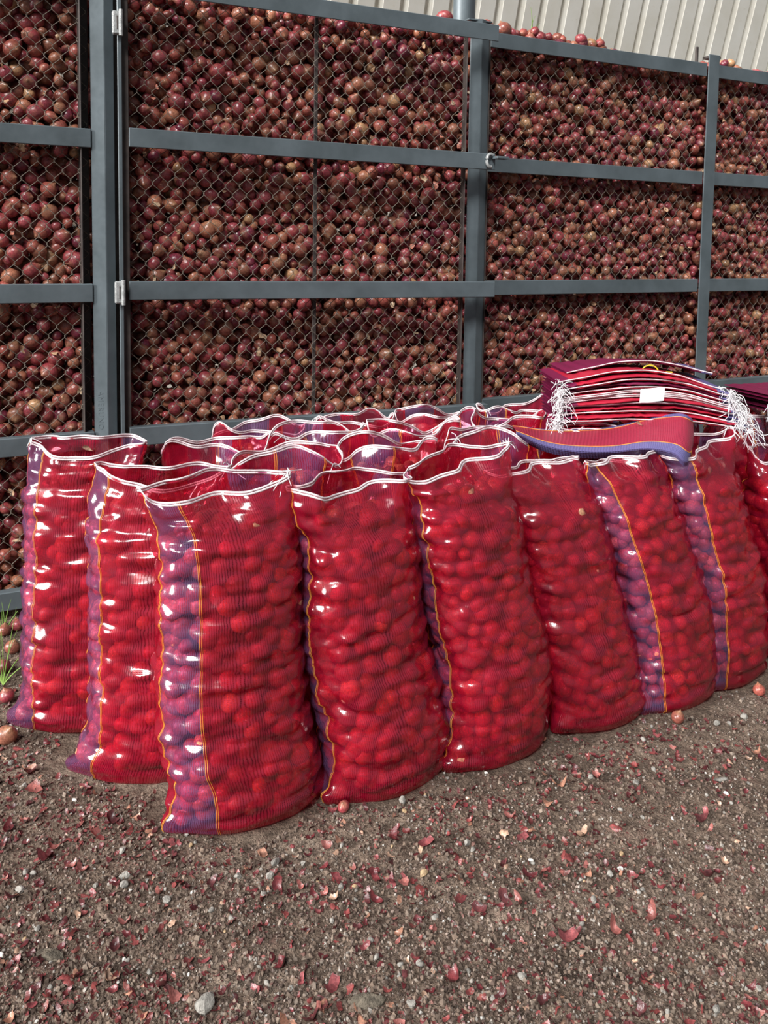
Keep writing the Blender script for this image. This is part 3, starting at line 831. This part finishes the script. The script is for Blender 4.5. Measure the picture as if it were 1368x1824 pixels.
front_sack('onion sack just right of the frontmost one, purple stripe in shadow', (.003, 2.285), 31,
    [(858, 732), (900, 724), (940, 739), (1000, 746), (1100, 750), (1150, 757), (1200, 771), (1250, 785), (1300, 795)], 1, .183, .128,
    panels=((172, 22), (40, 20)), seed=4, nu=180, nv=130, lip=lipf((255, -.022, 30), (300, .006, 25), (200, .008, 40), (340, -.004, 20), (90, .018, 50)), mouth=.34)
front_sack('third onion sack along the front row, its mouth rising to a knotted corner', (.343, 2.435), 33,
    [(815, 912), (870, 917), (930, 928), (1000, 936), (1060, 947), (1120, 966), (1180, 978), (1250, 978), (1300, 974)], 1, .183, .128,
    panels=((170, 22), (35, 20)), seed=5, nu=170, nv=120, lip=lipf((205, -.040, 50), (0, .026, 40), (270, -.008, 40), (90, .02, 40)), mouth=.26, tuft=[(2, .05, 6), (355, .04, 9)])
front_sack('fourth onion sack along the front row with sloping shoulders and no stripe in view', (.672, 2.625), 29,
    [(826, 1030), (850, 1046), (870, 1060), (900, 1070), (960, 1086), (1040, 1102), (1100, 1114), (1160, 1131), (1220, 1143), (1260, 1143)], 1, .178, .128,
    panels=((150, 22), (35, 20)), seed=6, nu=150, nv=110, lip=lipf((230, -.012, 40), (0, .006, 40), (90, -.01, 40)), mouth=.18, ears=True)
front_sack('onion sack under the drooping purple edged bundle, purple stripe on its left side', (.992, 2.745), 33,
    [(808, 1192), (870, 1201), (940, 1219), (1000, 1240), (1060, 1256), (1120, 1266), (1180, 1272), (1240, 1266)], 1, .178, .128,
    panels=((201, 25), (40, 20)), seed=7, nu=150, nv=110, lip=lipf((225, -.016, 40), (0, -.005, 40), (90, -.03, 50)), mouth=.14)
front_sack('leaning onion sack at the right whose mouth rises to a point below the folded pile', (1.29, 2.895), 35,
    [(785, 1316), (830, 1322), (880, 1326), (940, 1336), (1000, 1354), (1060, 1360), (1120, 1363), (1180, 1360)], 1, .175, .128,
    panels=((206, 26), (40, 20)), seed=8, nu=140, nv=100, lip=lipf((215, -.035, 60), (0, .035, 36)), mouth=.30, tuft=[(0, .04, 7)])
front_sack('onion sack cut off by the right photo edge', (1.60, 3.08), 33,
    [(795, 1322), (850, 1320), (950, 1330), (1050, 1342), (1150, 1352)], -1, .178, .128,
    panels=((120, 20), (300, 20)), seed=9, nu=120, nv=90, mouth=.3)

back = [  # x, y, height, rotation, label
    (-.295, 2.545, .855, 20, 'open sack right behind the frontmost sack, long raised back hem', .50),
    (.045, 2.70, .850, 30, 'open sack behind the second sack of the front row, onions showing in its mouth', .52),
    (.385, 2.865, .850, 24, 'open sack behind the knotted sack of the front row', .48),
    (.735, 3.03, .835, 28, 'sack behind the sloping shouldered one, carrying the left end of the folded pile', .40),
    (1.075, 3.19, .835, 26, 'sack under the middle of the folded pile', .40),
    (1.42, 3.35, .835, 26, 'sack under the right end of the folded pile', .40),
    (1.77, 3.50, .83, 26, 'sack carrying the smaller pile of folded sacks at the right edge', .40),
    (-.555, 2.755, .835, 12, 'open sack with a purple peak, next behind the two left sacks', .62),
    (-.215, 2.905, .845, 24, 'open sack in the third row behind the frontmost sack', .55),
    (.125, 3.06, .835, 22, 'open sack in the third row, its purple stripe turned to the front', .50),
    (.465, 3.22, .835, 30, 'open sack in the third row with a torn pale hem', .50),
    (.805, 3.38, .83, 26, 'sack in the third row under the back of the folded pile', .4),
    (1.15, 3.54, .83, 26, 'sack at the fence under the back edge of the folded pile', .4),
    (-.455, 3.07, .815, 20, 'rearmost open sack before the gate with a high rounded back lip', .55),
    (-.11, 3.225, .815, 30, 'rearmost sack before the middle of the gate, purple panel on its back lip', .55),
    (.235, 3.385, .815, 22, 'rearmost sack before the right end of the gate', .5),
    (.58, 3.55, .815, 26, 'rearmost sack below the latch post', .5),
]
for k, (x_, y_, hh, ph, lab, mo) in enumerate(back):
    gk = np.random.default_rng(300 + k)
    make_sack(lab, (x_, y_), math.radians(ph), .176, .128, hh, panels=((gk.uniform(60, 120), 22), (gk.uniform(215, 330), 22)), mouth=mo, nu=96, nv=56, full=False,
              ears=False, seed=20 + k, lean=(gk.normal(0, .012), gk.normal(0, .012)), fill=.90, group='net sacks standing behind the front row',
              tuft=[(gk.uniform(180, 360), .035, 50 + k)] if k % 2 == 0 else None)
fo = FILL.build('sacked_onions', M['onion']); tag(fo, 'red onions filling the net sacks, seen through the red net and in the open mouths', 'onions', kind='stuff')

# ------------------------------------------------------------------ folded empty sacks
def fringe(parent, P, n, ln, g, down=.4, spread=.8, dirv=(0, -1, 0)):
    """white cut threads hanging from a hem end"""
    mbx = MB(); dirv = np.array(dirv, float)
    for q in range(n):
        p = P + g.normal(0, .006, 3) * np.array([1, 1, .6]); s = np.linspace(0, 1, 8)[:, None]
        d = dirv + g.normal(0, spread, 3); d /= np.linalg.norm(d); c = g.normal(0, .7, 3); l = ln * g.uniform(.5, 1.3)
        path = p + d * s * l + c * np.sin(s * 5 + g.uniform(0, 6)) * l * .28 - np.array([0, 0, down]) * s ** 2 * l
        mbx.add(*tube(path, .0011, 4))
    return mbx.build('fringe', M['thread_white'], parent)
def folded_sack(label, org, ang, L, D, t, zf, g, mat_='cloth_red', hems=2, frng=(9, 9), group='folded empty sacks in the pile', pale=False, name='folded_sack'):
    """flat folded net sack: org = front left corner; zf(s) lifts it along its length"""
    e = empty(name, tuple(org), ang); tag(e, label, 'sack', group)
    ns = 44; s = np.linspace(0, 1, ns)
    prof = np.array([(D, t), (D * .6, t), (D * .25, t), (.010, t * .96), (.002, t * .75), (0, t * .5), (.002, t * .25), (.010, t * .04), (D * .3, 0), (D, 0)])
    npz = len(prof)
    wob = .006 * np.sin(s * g.uniform(6, 14) + g.uniform(0, 6)) + .004 * np.sin(s * g.uniform(15, 25))
    X = np.repeat(s * L, npz).reshape(ns, npz); Y = prof[None, :, 0] + wob[:, None]; Z = prof[None, :, 1] + zf(s)[:, None] * (1 - .5 * prof[None, :, 0] / D) + .0012 * g.normal(size=(ns, 1))
    V = np.stack([X, Y, Z], -1).reshape(-1, 3)
    arcp = np.r_[0, np.cumsum(np.linalg.norm(np.diff(prof, axis=0), axis=1))]
    uv = np.c_[X.ravel(), np.tile(arcp, ns)]
    Q = gridfaces(npz, ns).reshape(ns - 1, npz - 1, 4)
    lo, hi = int(ns * .07), int(ns * .92)
    for nm, sl, m_ in (('net_body', slice(lo, hi), mat_), ('end_panel', slice(0, lo), 'cloth_maroon' if not pale else mat_), ('end_panel', slice(hi, ns - 1), 'cloth_purple')):
        f = Q[sl].reshape(-1, 4); used, inv = np.unique(f, return_inverse=True)
        m2 = MB(); m2.add(V[used], inv.reshape(-1, 4), uv=uv[used]); m2.build(nm, M[m_], e)
    mh = MB()
    for hz in ((.80,) if hems == 1 else (.86, .22) if hems == 2 else ()):
        P = np.c_[s * L, wob - .0012, zf(s) + t * hz]; mh.add(*tube(P, .0022, 5))
    if hems: mh.build('hem', M['hem'], e)
    if frng[0]: fringe(e, np.array([.0, -.004, zf(s)[0] + t * .5]), frng[0], .042, g, .7, 1.1, (-.7, -.5, 0))
    if frng[1]: fringe(e, np.array([L, -.004, zf(s)[-1] + t * .5]), frng[1], .050, g, .7, 1.1, (.5, -.7, 0))
    return e
g3 = np.random.default_rng(21)
names = ['topmost', 'second from the top', 'third from the top', 'fourth from the top', 'fifth from the top', 'sixth from the top', 'seventh from the top', 'eighth from the top',
         'ninth from the top', 'tenth from the top', 'third from the bottom', 'second from the bottom', 'lowest']
nl = len(names); tl = .0112; PA = math.radians(3)
base = np.array([.655, 2.965, .866])
for k in range(nl):
    low = (nl - 1 - k)                      # index from the bottom is nl-1-k for name order
    lev = nl - 1 - k
    up = lev / (nl - 1)
    zf = (lambda up_: (lambda s: .010 * np.sin(np.pi * s) + up_ * (.034 * np.sin(np.pi * np.clip(s * 1.05, 0, 1)) ** 1.3) - .030 * (1 - up_) * np.clip((s - .6) / .4, 0, 1) ** 1.5 - .020 * up_ * np.clip((s - .75) / .25, 0, 1)))(up)
    L = .60 + .09 * (1 - up) + g3.normal(0, .012)
    off = g3.normal(0, .008)
    org = base + np.array([math.cos(PA), math.sin(PA), 0]) * (-.03 * (1 - up) + g3.normal(0, .012)) + np.array([-math.sin(PA), math.cos(PA), 0]) * (.035 * up + off) + np.array([0, 0, lev * tl])
    folded_sack('folded red net sack, %s in the big pile' % names[k], org, PA, L, .30, tl * .92, zf, g3,
                'cloth_red' if k % 5 != 3 else 'cloth_maroon', (1, 0, 1, 0, 1, 2, 2, 0, 1, 0, 1, 0, 1)[k], (9, 12))
# a sheet lying loosely over the back of the pile
topz = base[2] + nl * tl + .004
folded_sack('loose maroon net sack spread over the back of the big pile', base + np.array([.03, .12 + .02, nl * tl + .004]), PA + .03, .56, .24, .010,
            lambda s: .004 + .048 * np.sin(np.pi * s) ** 1.2, g3, 'cloth_maroon', 1, (0, 0), pale=True)
# second pile, at the photo's right edge
for k, nm in enumerate(['lowest', 'second', 'middle', 'fourth', 'topmost']):
    org = np.array([1.50, 3.18, .868]) + np.array([g3.normal(0, .01), g3.normal(0, .008), k * .013])
    folded_sack('folded sack with frayed threads, %s in the small pile at right' % nm, org, math.radians(20), .55, .28, .0125, lambda s: .006 * np.sin(s * 3) + .002, g3,
                'cloth_maroon', 2, (16, 0), 'folded empty sacks in the small pile')

# bundle of folded sacks drooping over the front, purple edges outward
def drape_sheet(label, k, lift):
    e0 = at(930, 790, 2.80); e = empty('drooping_sack', tuple(e0)); tag(e, label, 'sack', 'sacks drooping in front of the pile')
    ns, npz = 40, 22
    s = np.linspace(0, 1, ns); p = np.linspace(0, 1, npz)
    # lower edge and upper edge in space, following the folds
    lx = np.array([915, 960, 1030, 1100, 1160, 1200, 1222, 1230, 1222]); ly = np.array([768, 790, 806, 803, 797, 803, 824, 818, 800]); lY = np.array([2.86, 2.83, 2.80, 2.79, 2.78, 2.76, 2.74, 2.80, 2.92])
    ux = np.array([905, 960, 1040, 1100, 1160, 1205, 1230, 1236, 1224]); uy = np.array([757, 764, 766, 758, 742, 735, 741, 750, 748]); uY = np.array([2.95, 2.95, 2.98, 3.0, 3.0, 2.97, 2.94, 3.0, 3.06])
    sx = np.linspace(0, 1, 9)
    lo = np.array([at(a, b, c) for a, b, c in zip(lx, ly, lY)]); up = np.array([at(a, b, c) for a, b, c in zip(ux, uy, uY)])
    LO = np.stack([smooth1(np.interp(s, sx, lo[:, i]), 2) for i in range(3)], -1); UPp = np.stack([smooth1(np.interp(s, sx, up[:, i]), 2) for i in range(3)], -1)
    mid = LO[:, None] * (1 - p)[None, :, None] + UPp[:, None] * p[None, :, None]
    bulge = np.sin(np.pi * p)[None, :] * (.020 * s[:, None] + .006)
    V = mid + np.stack([0 * bulge, -bulge, .35 * bulge], -1)
    V = V + np.array([.004, .010, -.006]) * lift + np.array([0, 0, .0015]) * np.sin(s * 30)[:, None, None]
    arcu = np.repeat(s * .62, npz); uv = np.c_[arcu, np.tile(p * .16, ns)]
    Vf = V.reshape(-1, 3) - e0
    Q = gridfaces(npz, ns).reshape(ns - 1, npz - 1, 4)
    a, b = int(npz * .22), int(npz * .88)
    for nm, sl, m_ in (('net_body', slice(a, b), 'cloth_dull'), ('edge_panel', slice(0, a), 'cloth_purple'), ('edge_panel', slice(b, npz - 1), 'cloth_purple')):
        f = Q[:, sl].reshape(-1, 4); used, inv = np.unique(f, return_inverse=True)
        m2 = MB(); m2.add(Vf[used], inv.reshape(-1, 4), uv=uv[used]); o = m2.build(nm, M[m_], e)
    for col in (a, b):
        m2 = MB(); m2.add(*tube(V[:, col] - e0 + np.array([0, -.001, .001]), .0011, 4)); m2.build('edge_thread', M['thread_orange'], e)
    # lower edge rolls under towards the back
    th = np.linspace(0, math.pi * 1.1, 8); r = .010 + .003 * lift
    R0 = V[:, 0]
    roll = np.stack([R0 + np.array([0, r * (1 - math.cos(t)), -r * math.sin(t)]) for t in th], 1).reshape(-1, 3) - e0
    m2 = MB(); m2.add(roll, gridfaces(8, ns), uv=np.c_[np.repeat(s * .62, 8), np.tile(th * .01, ns)]); m2.build('rolled_edge', M['cloth_purple'], e)
    return e
for k, nm in enumerate(['outermost', 'second', 'third', 'innermost']):
    drape_sheet('purple edged red sack drooping before the pile, %s of four folds' % nm, k, k)
# short stub of a second bundle on the left
g4 = np.random.default_rng(4)
for k, nm in enumerate(['lower', 'middle', 'upper']):
    o = at(990, 770, 2.96) + np.array([.005 * k, .012 * k, .017 * k - .012])
    folded_sack('short folded sack end with frayed threads, %s one left of the pile' % nm, o, math.radians(6), .22, .14, .016, lambda s: .012 * np.sin(s * 3.0), g4, 'cloth_red', 1, (16, 0), 'folded sack ends left of the pile')
# paper slip
pc = at(1160, 702, 2.975); pe = MB(); ns = 6
X, Z = np.meshgrid(np.linspace(-.043, .043, ns), np.linspace(-.024, .024, ns))
Yb = -.006 * np.cos(X / .043 * 1.5) + .004 * Z / .024
pe.add(np.c_[X.ravel() + .1 * Z.ravel(), Yb.ravel(), Z.ravel() + .10 * X.ravel()], gridfaces(ns, ns), uv=np.c_[(X.ravel() + .043) / .086, (Z.ravel() + .024) / .048])
pe.add(np.c_[X.ravel() + .1 * Z.ravel(), Yb.ravel() + .0006, Z.ravel() + .10 * X.ravel()], gridfaces(ns, ns)[:, ::-1], uv=np.c_[(X.ravel() + .043) / .086, (Z.ravel() + .024) / .048])
po = pe.build('paper_slip', M['paper']); po.location = tuple(pc + np.array([0, -.012, 0])); tag(po, 'small white printed paper slip tucked between folded sacks', 'paper slip')
# yellow twine on top
tw = at(1160, 664, 3.10); s = np.linspace(0, 1, 30)
mb = MB(); mb.add(*tube(np.c_[-.05 + .13 * s, .01 * np.sin(s * 9), .002 + .0 * s], .0028, 5))
a = np.linspace(0, math.pi, 14); mb.add(*tube(np.c_[-.005 - .032 * np.cos(a), 0 * a, .028 * np.sin(a)], .0026, 5))
to = mb.build('twine', M['twine']); to.location = tuple(tw); tag(to, 'yellow twine looped on top of the big folded pile', 'twine')

# ------------------------------------------------------------------ things on the ground
g5 = np.random.default_rng(31)
foot = np.array([(-.875, 2.565), (-.635, 2.325), (-.35, 2.15), (.003, 2.285), (.343, 2.435), (.672, 2.625), (.992, 2.745), (1.29, 2.895), (1.60, 3.08)] + [(b[0], b[1]) for b in back])
def clear(P, r=.15):
    return np.min(np.hypot(P[:, None, 0] - foot[None, :, 0], P[:, None, 1] - foot[None, :, 1]), 1) > r
def in_front(P):
    """on the camera's side of the front row, or left of the sacks"""
    return ((P[:, 0] - -.35) * -.44 + (P[:, 1] - 2.15) * .90 < .03) | (P[:, 0] < -.95) | ((P[:, 0] < -.6) & (P[:, 1] < 2.25))
def scatter(n, g, ymax=3.3, near=1.15):
    out = np.zeros((0, 2))
    while len(out) < n:
        px = g.uniform(-60, 1430, 4 * n); py = g.uniform(1090, 1900, 4 * n)
        # pick in picture space for even cover, stand on the ground
        x_, y_ = px - CX, py - CY; cr, sr = math.cos(ROLL), math.sin(ROLL)
        X = cr * x_ + sr * y_; Y = -sr * x_ + cr * y_
        d = RT0 * (X / F)[:, None] + FW - UP0 * (Y / F)[:, None]; t = -CAMH / d[:, 2]; P = d * t[:, None]
        keep = (P[:, 1] < ymax) & clear(P) & in_front(P)
        out = np.r_[out, P[keep][:, :2]]
    return out[:n]
# gravel
ICO_V = np.array([(0, 0, 1), (.9, 0, .1), (.25, .85, .05), (-.72, .55, -.05), (-.7, -.55, .08), (.28, -.85, 0), (0, 0, -.8)], float)
ICO_F = np.array([(0, 1, 2), (0, 2, 3), (0, 3, 4), (0, 4, 5), (0, 5, 1), (6, 2, 1), (6, 3, 2), (6, 4, 3), (6, 5, 4), (6, 1, 5)])
STC = np.array([(.30, .27, .24), (.22, .18, .15), (.16, .12, .10), (.42, .40, .37), (.26, .20, .17), (.12, .085, .07), (.20, .10, .085)])
def gravel(n, smin, smax, g, pw=2.2):
    P = scatter(n, g); sz = smin + (smax - smin) * g.uniform(0, 1, n) ** pw
    Rm = rand_rot(n, g); sc = g.uniform(.6, 1.2, (n, 1, 3)); jit = 1 + g.uniform(-.2, .2, (n, 7, 1))
    V = np.einsum('nij,nvj->nvi', Rm, ICO_V[None] * sc * jit) * sz[:, None, None] + np.c_[P, ground_z(P[:, 0], P[:, 1]) + sz * .25][:, None]
    off = (np.arange(n) * 7)[:, None, None]
    col = STC[g.choice(7, n, p=[.14, .2, .22, .03, .18, .18, .05])] * g.uniform(.6, 1.2, (n, 1))
    return V.reshape(-1, 3), (ICO_F[None] + off).reshape(-1, 3), np.repeat(col, 7, 0)
mb = MB(); v_, f_, c_ = gravel(24000, .0012, .0058, g5, 2.4); mb.add(v_, f_, col=c_)
STC = np.array([(.20, .155, .122), (.15, .112, .088), (.11, .08, .062), (.24, .19, .155), (.18, .13, .10), (.08, .055, .044), (.14, .075, .062)])   # crumbs of the dirt itself
v_, f_, c_ = gravel(17000, .0022, .0085, g5, 2.0); mb.add(v_, f_, col=c_)
go = mb.build('gravel', M['gravel'], None, False); tag(go, 'fine gravel and grit scattered over the dirt floor', 'gravel', kind='stuff')
# skins: the small litter
def flat_rot(n, g, tilt=.45):
    a = g.uniform(0, 6.28, n); tx, ty = g.normal(0, tilt, n), g.normal(0, tilt, n)
    ca, sa = np.cos(a), np.sin(a); Z0 = np.zeros(n); O = np.ones(n)
    Rz = np.stack([ca, -sa, Z0, sa, ca, Z0, Z0, Z0, O], -1).reshape(n, 3, 3)
    cx_, sx_ = np.cos(tx), np.sin(tx); Rx = np.stack([O, Z0, Z0, Z0, cx_, -sx_, Z0, sx_, cx_], -1).reshape(n, 3, 3)
    cy_, sy_ = np.cos(ty), np.sin(ty); Ry = np.stack([cy_, Z0, sy_, Z0, O, Z0, -sy_, Z0, cy_], -1).reshape(n, 3, 3)
    return Rz @ Rx @ Ry
def clump(P, g, k=.5):
    """pull part of the litter into drifts, many of them along the foot of the sacks"""
    n = len(P); m_ = g.uniform(size=n) < k
    cen = np.array([(-1.0, 2.05), (-.75, 2.12), (-.62, 1.95), (-1.1, 2.3), (-.6, 1.55), (-.35, 1.5), (.15, 2.1), (.55, 2.28), (.9, 2.45), (.2, 1.45), (-.8, 1.7), (.5, 1.9), (.6, 1.5), (-.2, 1.85), (-1.2, 2.6)])
    c = cen[g.integers(0, len(cen), n)]; Q_ = c + g.normal(0, 1, (n, 2)) * np.array([.16, .07])
    P = np.where(m_[:, None], Q_, P); return P
P = clump(scatter(5200, g5), g5); P = P[clear(P) & in_front(P)]
n = len(P); sz = .0025 + .0085 * g5.uniform(0, 1, n) ** 1.8
mb = MB(); flake_batch(mb, np.c_[P, ground_z(P[:, 0], P[:, 1]) + sz * .35], sz, flat_rot(n, g5), SKIN[g5.choice(7, n, p=[.30, .24, .10, .03, .14, .02, .17])] * g5.uniform(.5, 1.15, (n, 1)))
so_ = mb.build('skin_litter', M['flake']); tag(so_, 'small crumbs of dry red onion skin littering the dirt', 'onion skins', kind='stuff')
# the larger skins, one by one
FL = []
for k in range(24):
    mb = MB(); flake_batch(mb, np.zeros((1, 3)), np.ones(1), np.eye(3)[None], (SKIN[k % 7] * rng.uniform(.8, 1.2))[None], 6); FL.append(mb.mesh('onion_skin', M['flake']))
P = clump(scatter(420, g5), g5, .6); P = P[clear(P, .17) & in_front(P)][:260]
for k, p in enumerate(P):
    o = link('onion_skin', FL[g5.integers(24)]); s_ = .009 + .011 * g5.uniform() ** 2
    o.scale = (s_, s_, s_); o.location = (p[0], p[1], float(ground_z(p[0], p[1])) + s_ * .30); o.rotation_euler = (g5.normal(0, .35), g5.normal(0, .35), g5.uniform(0, 6))
    qx, qy, _q = project(np.array([p[0], p[1], 0.0]))
    tag(o, '%s scrap of dry onion skin on the dirt, %s %s of the photo' % ('larger curled' if s_ > .0105 else 'small curled', 'lower' if qy > 1600 else 'middle' if qy > 1420 else 'sack side', 'left' if qx < 456 else 'centre' if qx < 912 else 'right'), 'onion skin', 'onion skins on the dirt floor')
def stone_mesh(seed, sub=2, flat=.7, sharp=.0):
    gg = np.random.default_rng(seed); ns_, nr_ = 10, 6
    t = np.linspace(0, math.pi, nr_ + 2)[1:-1]; th = np.arange(ns_) / ns_ * 2 * np.pi
    V = [(0, 0, -1)] + [(math.sin(a) * math.cos(b), math.sin(a) * math.sin(b), -math.cos(a)) for a in t for b in th] + [(0, 0, 1)]
    V = np.array(V)
    planes = gg.normal(size=(7, 3)); planes /= np.linalg.norm(planes, axis=1)[:, None]; dd = gg.uniform(.55, .85, 7)
    for pn, d in zip(planes, dd):
        q = V @ pn - d; V = V - np.clip(q, 0, None)[:, None] * pn
    V = V * np.array([1, gg.uniform(.65, .95), flat]) + gg.normal(0, .02, V.shape)
    i = np.arange(ns_); j = (i + 1) % ns_
    Q = np.concatenate([np.c_[1 + k * ns_ + i, 1 + k * ns_ + j, 1 + (k + 1) * ns_ + j, 1 + (k + 1) * ns_ + i] for k in range(nr_ - 1)])
    last = len(V) - 1; b = 1 + (nr_ - 1) * ns_
    T = np.r_[np.c_[np.zeros(ns_, int), 1 + j, 1 + i], np.c_[np.full(ns_, last), b + i, b + j]]
    return V, Q, T
STM = []
for k in range(9):
    mb = MB(); mb.add(*stone_mesh(k)); STM.append(mb.mesh('pebble', M[['stone', 'stone', 'stone_white', 'stone', 'stone_tan', 'stone', 'stone', 'stone', 'stone'][k]], False))
P = scatter(190, g5)
for p in P:
    k = int(g5.integers(9)); s_ = (.0055 + .0065 * g5.uniform() ** 2) * (.7 if k in (2, 7, 4) else 1)
    o = link('pebble', STM[k]); o.scale = (s_, s_, s_); o.location = (p[0], p[1], float(ground_z(p[0], p[1])) + s_ * .4); o.rotation_euler = (0, 0, g5.uniform(0, 6))
    qx, qy, _q = project(np.array([p[0], p[1], 0.0]))
    tag(o, 'small %s pebble on the dirt, %s %s of the photo' % ('white' if k == 2 else 'tan' if k == 4 else 'grey', 'lower' if qy > 1600 else 'middle' if qy > 1420 else 'sack side', 'left' if qx < 456 else 'centre' if qx < 912 else 'right'), 'pebble', 'pebbles on the dirt floor')
def stone(px, py, sx_, sy_, sz_, rz, m_, label, seed, name='stone'):
    mb = MB(); mb.add(*stone_mesh(seed, flat=1.0)); o = mb.build(name, M[m_], None, False); p = ground(px, py)
    o.scale = (sx_, sy_, sz_); o.rotation_euler = (0, 0, rz); o.location = (p[0], p[1], float(ground_z(p[0], p[1])) + sz_ * .55); tag(o, label, name.replace('_', ' '))
stone(755, 1555, .0125, .010, .011, .4, 'stone_tan', 'tan pebble alone on the dirt in front of the sacks', 41)
stone(367, 1787, .024, .030, .017, .5, 'stone', 'angular grey stone at the bottom of the photo', 42)
stone(1105, 1543, .0085, .007, .007, 0, 'stone_white', 'rounded whitish pebble out on the open dirt at the right', 43)
stone(223, 1558, .015, .010, .010, .2, 'stone', 'pale grey rounded stone left of the frontmost sack foot', 44)
stone(1325, 1278, .015, .011, .010, 0, 'stone', 'grey stone near the foot of the rightmost whole sack', 45)
stone(1277, 1290, .011, .009, .010, 0, 'stone', 'greyish stone beside the loose onion at the right', 46)
stone(1283, 1386, .026, .009, .005, .3, 'stone', 'flat grey stone chip on the dirt at the right', 47)
stone(717, 1430, .010, .008, .014, 0, 'stone', 'upright grey stone at the foot of the second front sack', 48)
stone(480, 1562, .013, .009, .009, .5, 'stone', 'grey stone lying below the frontmost sack', 49)
stone(832, 1500, .009, .008, .009, .5, 'stone', 'bluish grey stone in a small cluster mid floor', 50)
stone(842, 1508, .008, .007, .007, .1, 'stone', 'smaller grey stone in the small cluster mid floor', 51)
stone(490, 1430 + 105, .014, .010, .010, .9, 'stone', 'dull grey stone near the middle of the left floor', 52)
stone(655, 1780, .038, .017, .014, .12, 'wood', 'chunk of weathered wood at the bottom edge of the photo', 53, 'wood_chunk')
stone(88, 1697, .034, .018, .011, -.2, 'wood', 'dark weathered wood chip on the dirt at the lower left', 54, 'wood_chunk')
# big skins
def skin(px, py, s_, rz, k, label, tilt=.25):
    p = ground(px, py); o = link('onion_skin', FL[k]); o.scale = (s_, s_ * 1.1, s_); o.location = (p[0], p[1], float(ground_z(p[0], p[1])) + s_ * .3); o.rotation_euler = (tilt, .1, rz); tag(o, label, 'onion skin')
skin(118, 1745, .024, .2, 0, 'large curled maroon onion skin at the lower left')
skin(1010, 1668, .020, .3, 4, 'curled purple red onion skin right of centre on the floor')
skin(60, 1410, .024, .5, 2, 'big glossy pink onion skin at the left near the sacks')
skin(700, 1495, .017, 2.0, 1, 'dark maroon onion skin below the second front sack')
skin(1100, 1470, .021, .1, 0, 'torn red onion skin on the open floor at the right')
skin(590, 1755, .019, 1.1, 4, 'crumpled red onion skin near the wood chunk')
skin(465, 1520, .017, 1.6, 3, 'orange tinted onion skin below the frontmost sack')
skin(1245, 1460, .018, .8, 6, 'small dark onion skin at the right of the floor')
for (px_, py_, Y_, s_, rz_, k_, lab) in [(1137, 755, 2.93, .016, .3, 5, 'tan curl of onion skin caught on the drooping sacks'), (1241, 800, 2.86, .020, 1.2, 5, 'tan onion skin sticking out of the leaning sack mouth'),
                                      (155, 800, 2.55, .018, .4, 5, 'pale dry onion stem in the mouth of the left end sack')]:
    p = at(px_, py_, Y_); o = link('onion_skin', FL[k_]); o.scale = (s_, s_ * .5, s_); o.location = tuple(p); o.rotation_euler = (.9, .5, rz_); tag(o, lab, 'onion skin')
# loose onions
def loose(px, py, r, label):
    p = ground(px, py); onion_obj((p[0], p[1], float(ground_z(p[0], p[1])) + r * .86), r, label, up=True)
loose(1207, 1287, .021, 'small pinkish onion on the ground at the foot of the striped sack at the right')
loose(1352, 1232, .020, 'small onion on the ground at the right edge beside the leaning sack')
loose(893, 1356, .024, 'brown onion half under the third sack of the front row')
loose(12, 1250, .026, 'dark onion on the ground at the left photo edge')
loose(12, 1318, .030, 'reddish onion on the ground at the foot of the left end sack')
loose(22, 1160, .026, 'onion lying in the grass left of the left end sack')
loose(5, 1195, .026, 'onion at the photo edge among the grass blades')
loose(30, 1120, .024, 'pale onion on the ground under the bottom rail at the left')
loose(8, 1130, .024, 'pinkish onion below the bottom rail at the left photo edge')
loose(612, 1450 - 5, .016, 'tiny onion by the purple foot of the second front sack')
b0_ = ground(6, 1215)
blades('grass_tuft', (b0_[0], b0_[1], -.01), [(-.06, 0, .16, .02, .003), (.02, 0, .20, .05, .003), (.05, .01, .15, .08, .003), (.0, .02, .24, -.03, .003), (.07, 0, .10, .06, .003), (-.03, .0, .19, .04, .003), (.03, .03, .26, .01, .003), (-.08, .02, .12, -.04, .003)],
       'tuft of thin green grass at the left edge beside the left end sack')
b1_ = ground(8, 1125)
blades('grass_tuft', (b1_[0], b1_[1], -.01), [(-.02, 0, .10, .02, .004), (.01, 0, .14, .03, .004), (.03, .01, .09, .03, .004), (.0, .02, .12, -.03, .004)], 'short green grass tuft under the bottom rail at the left')
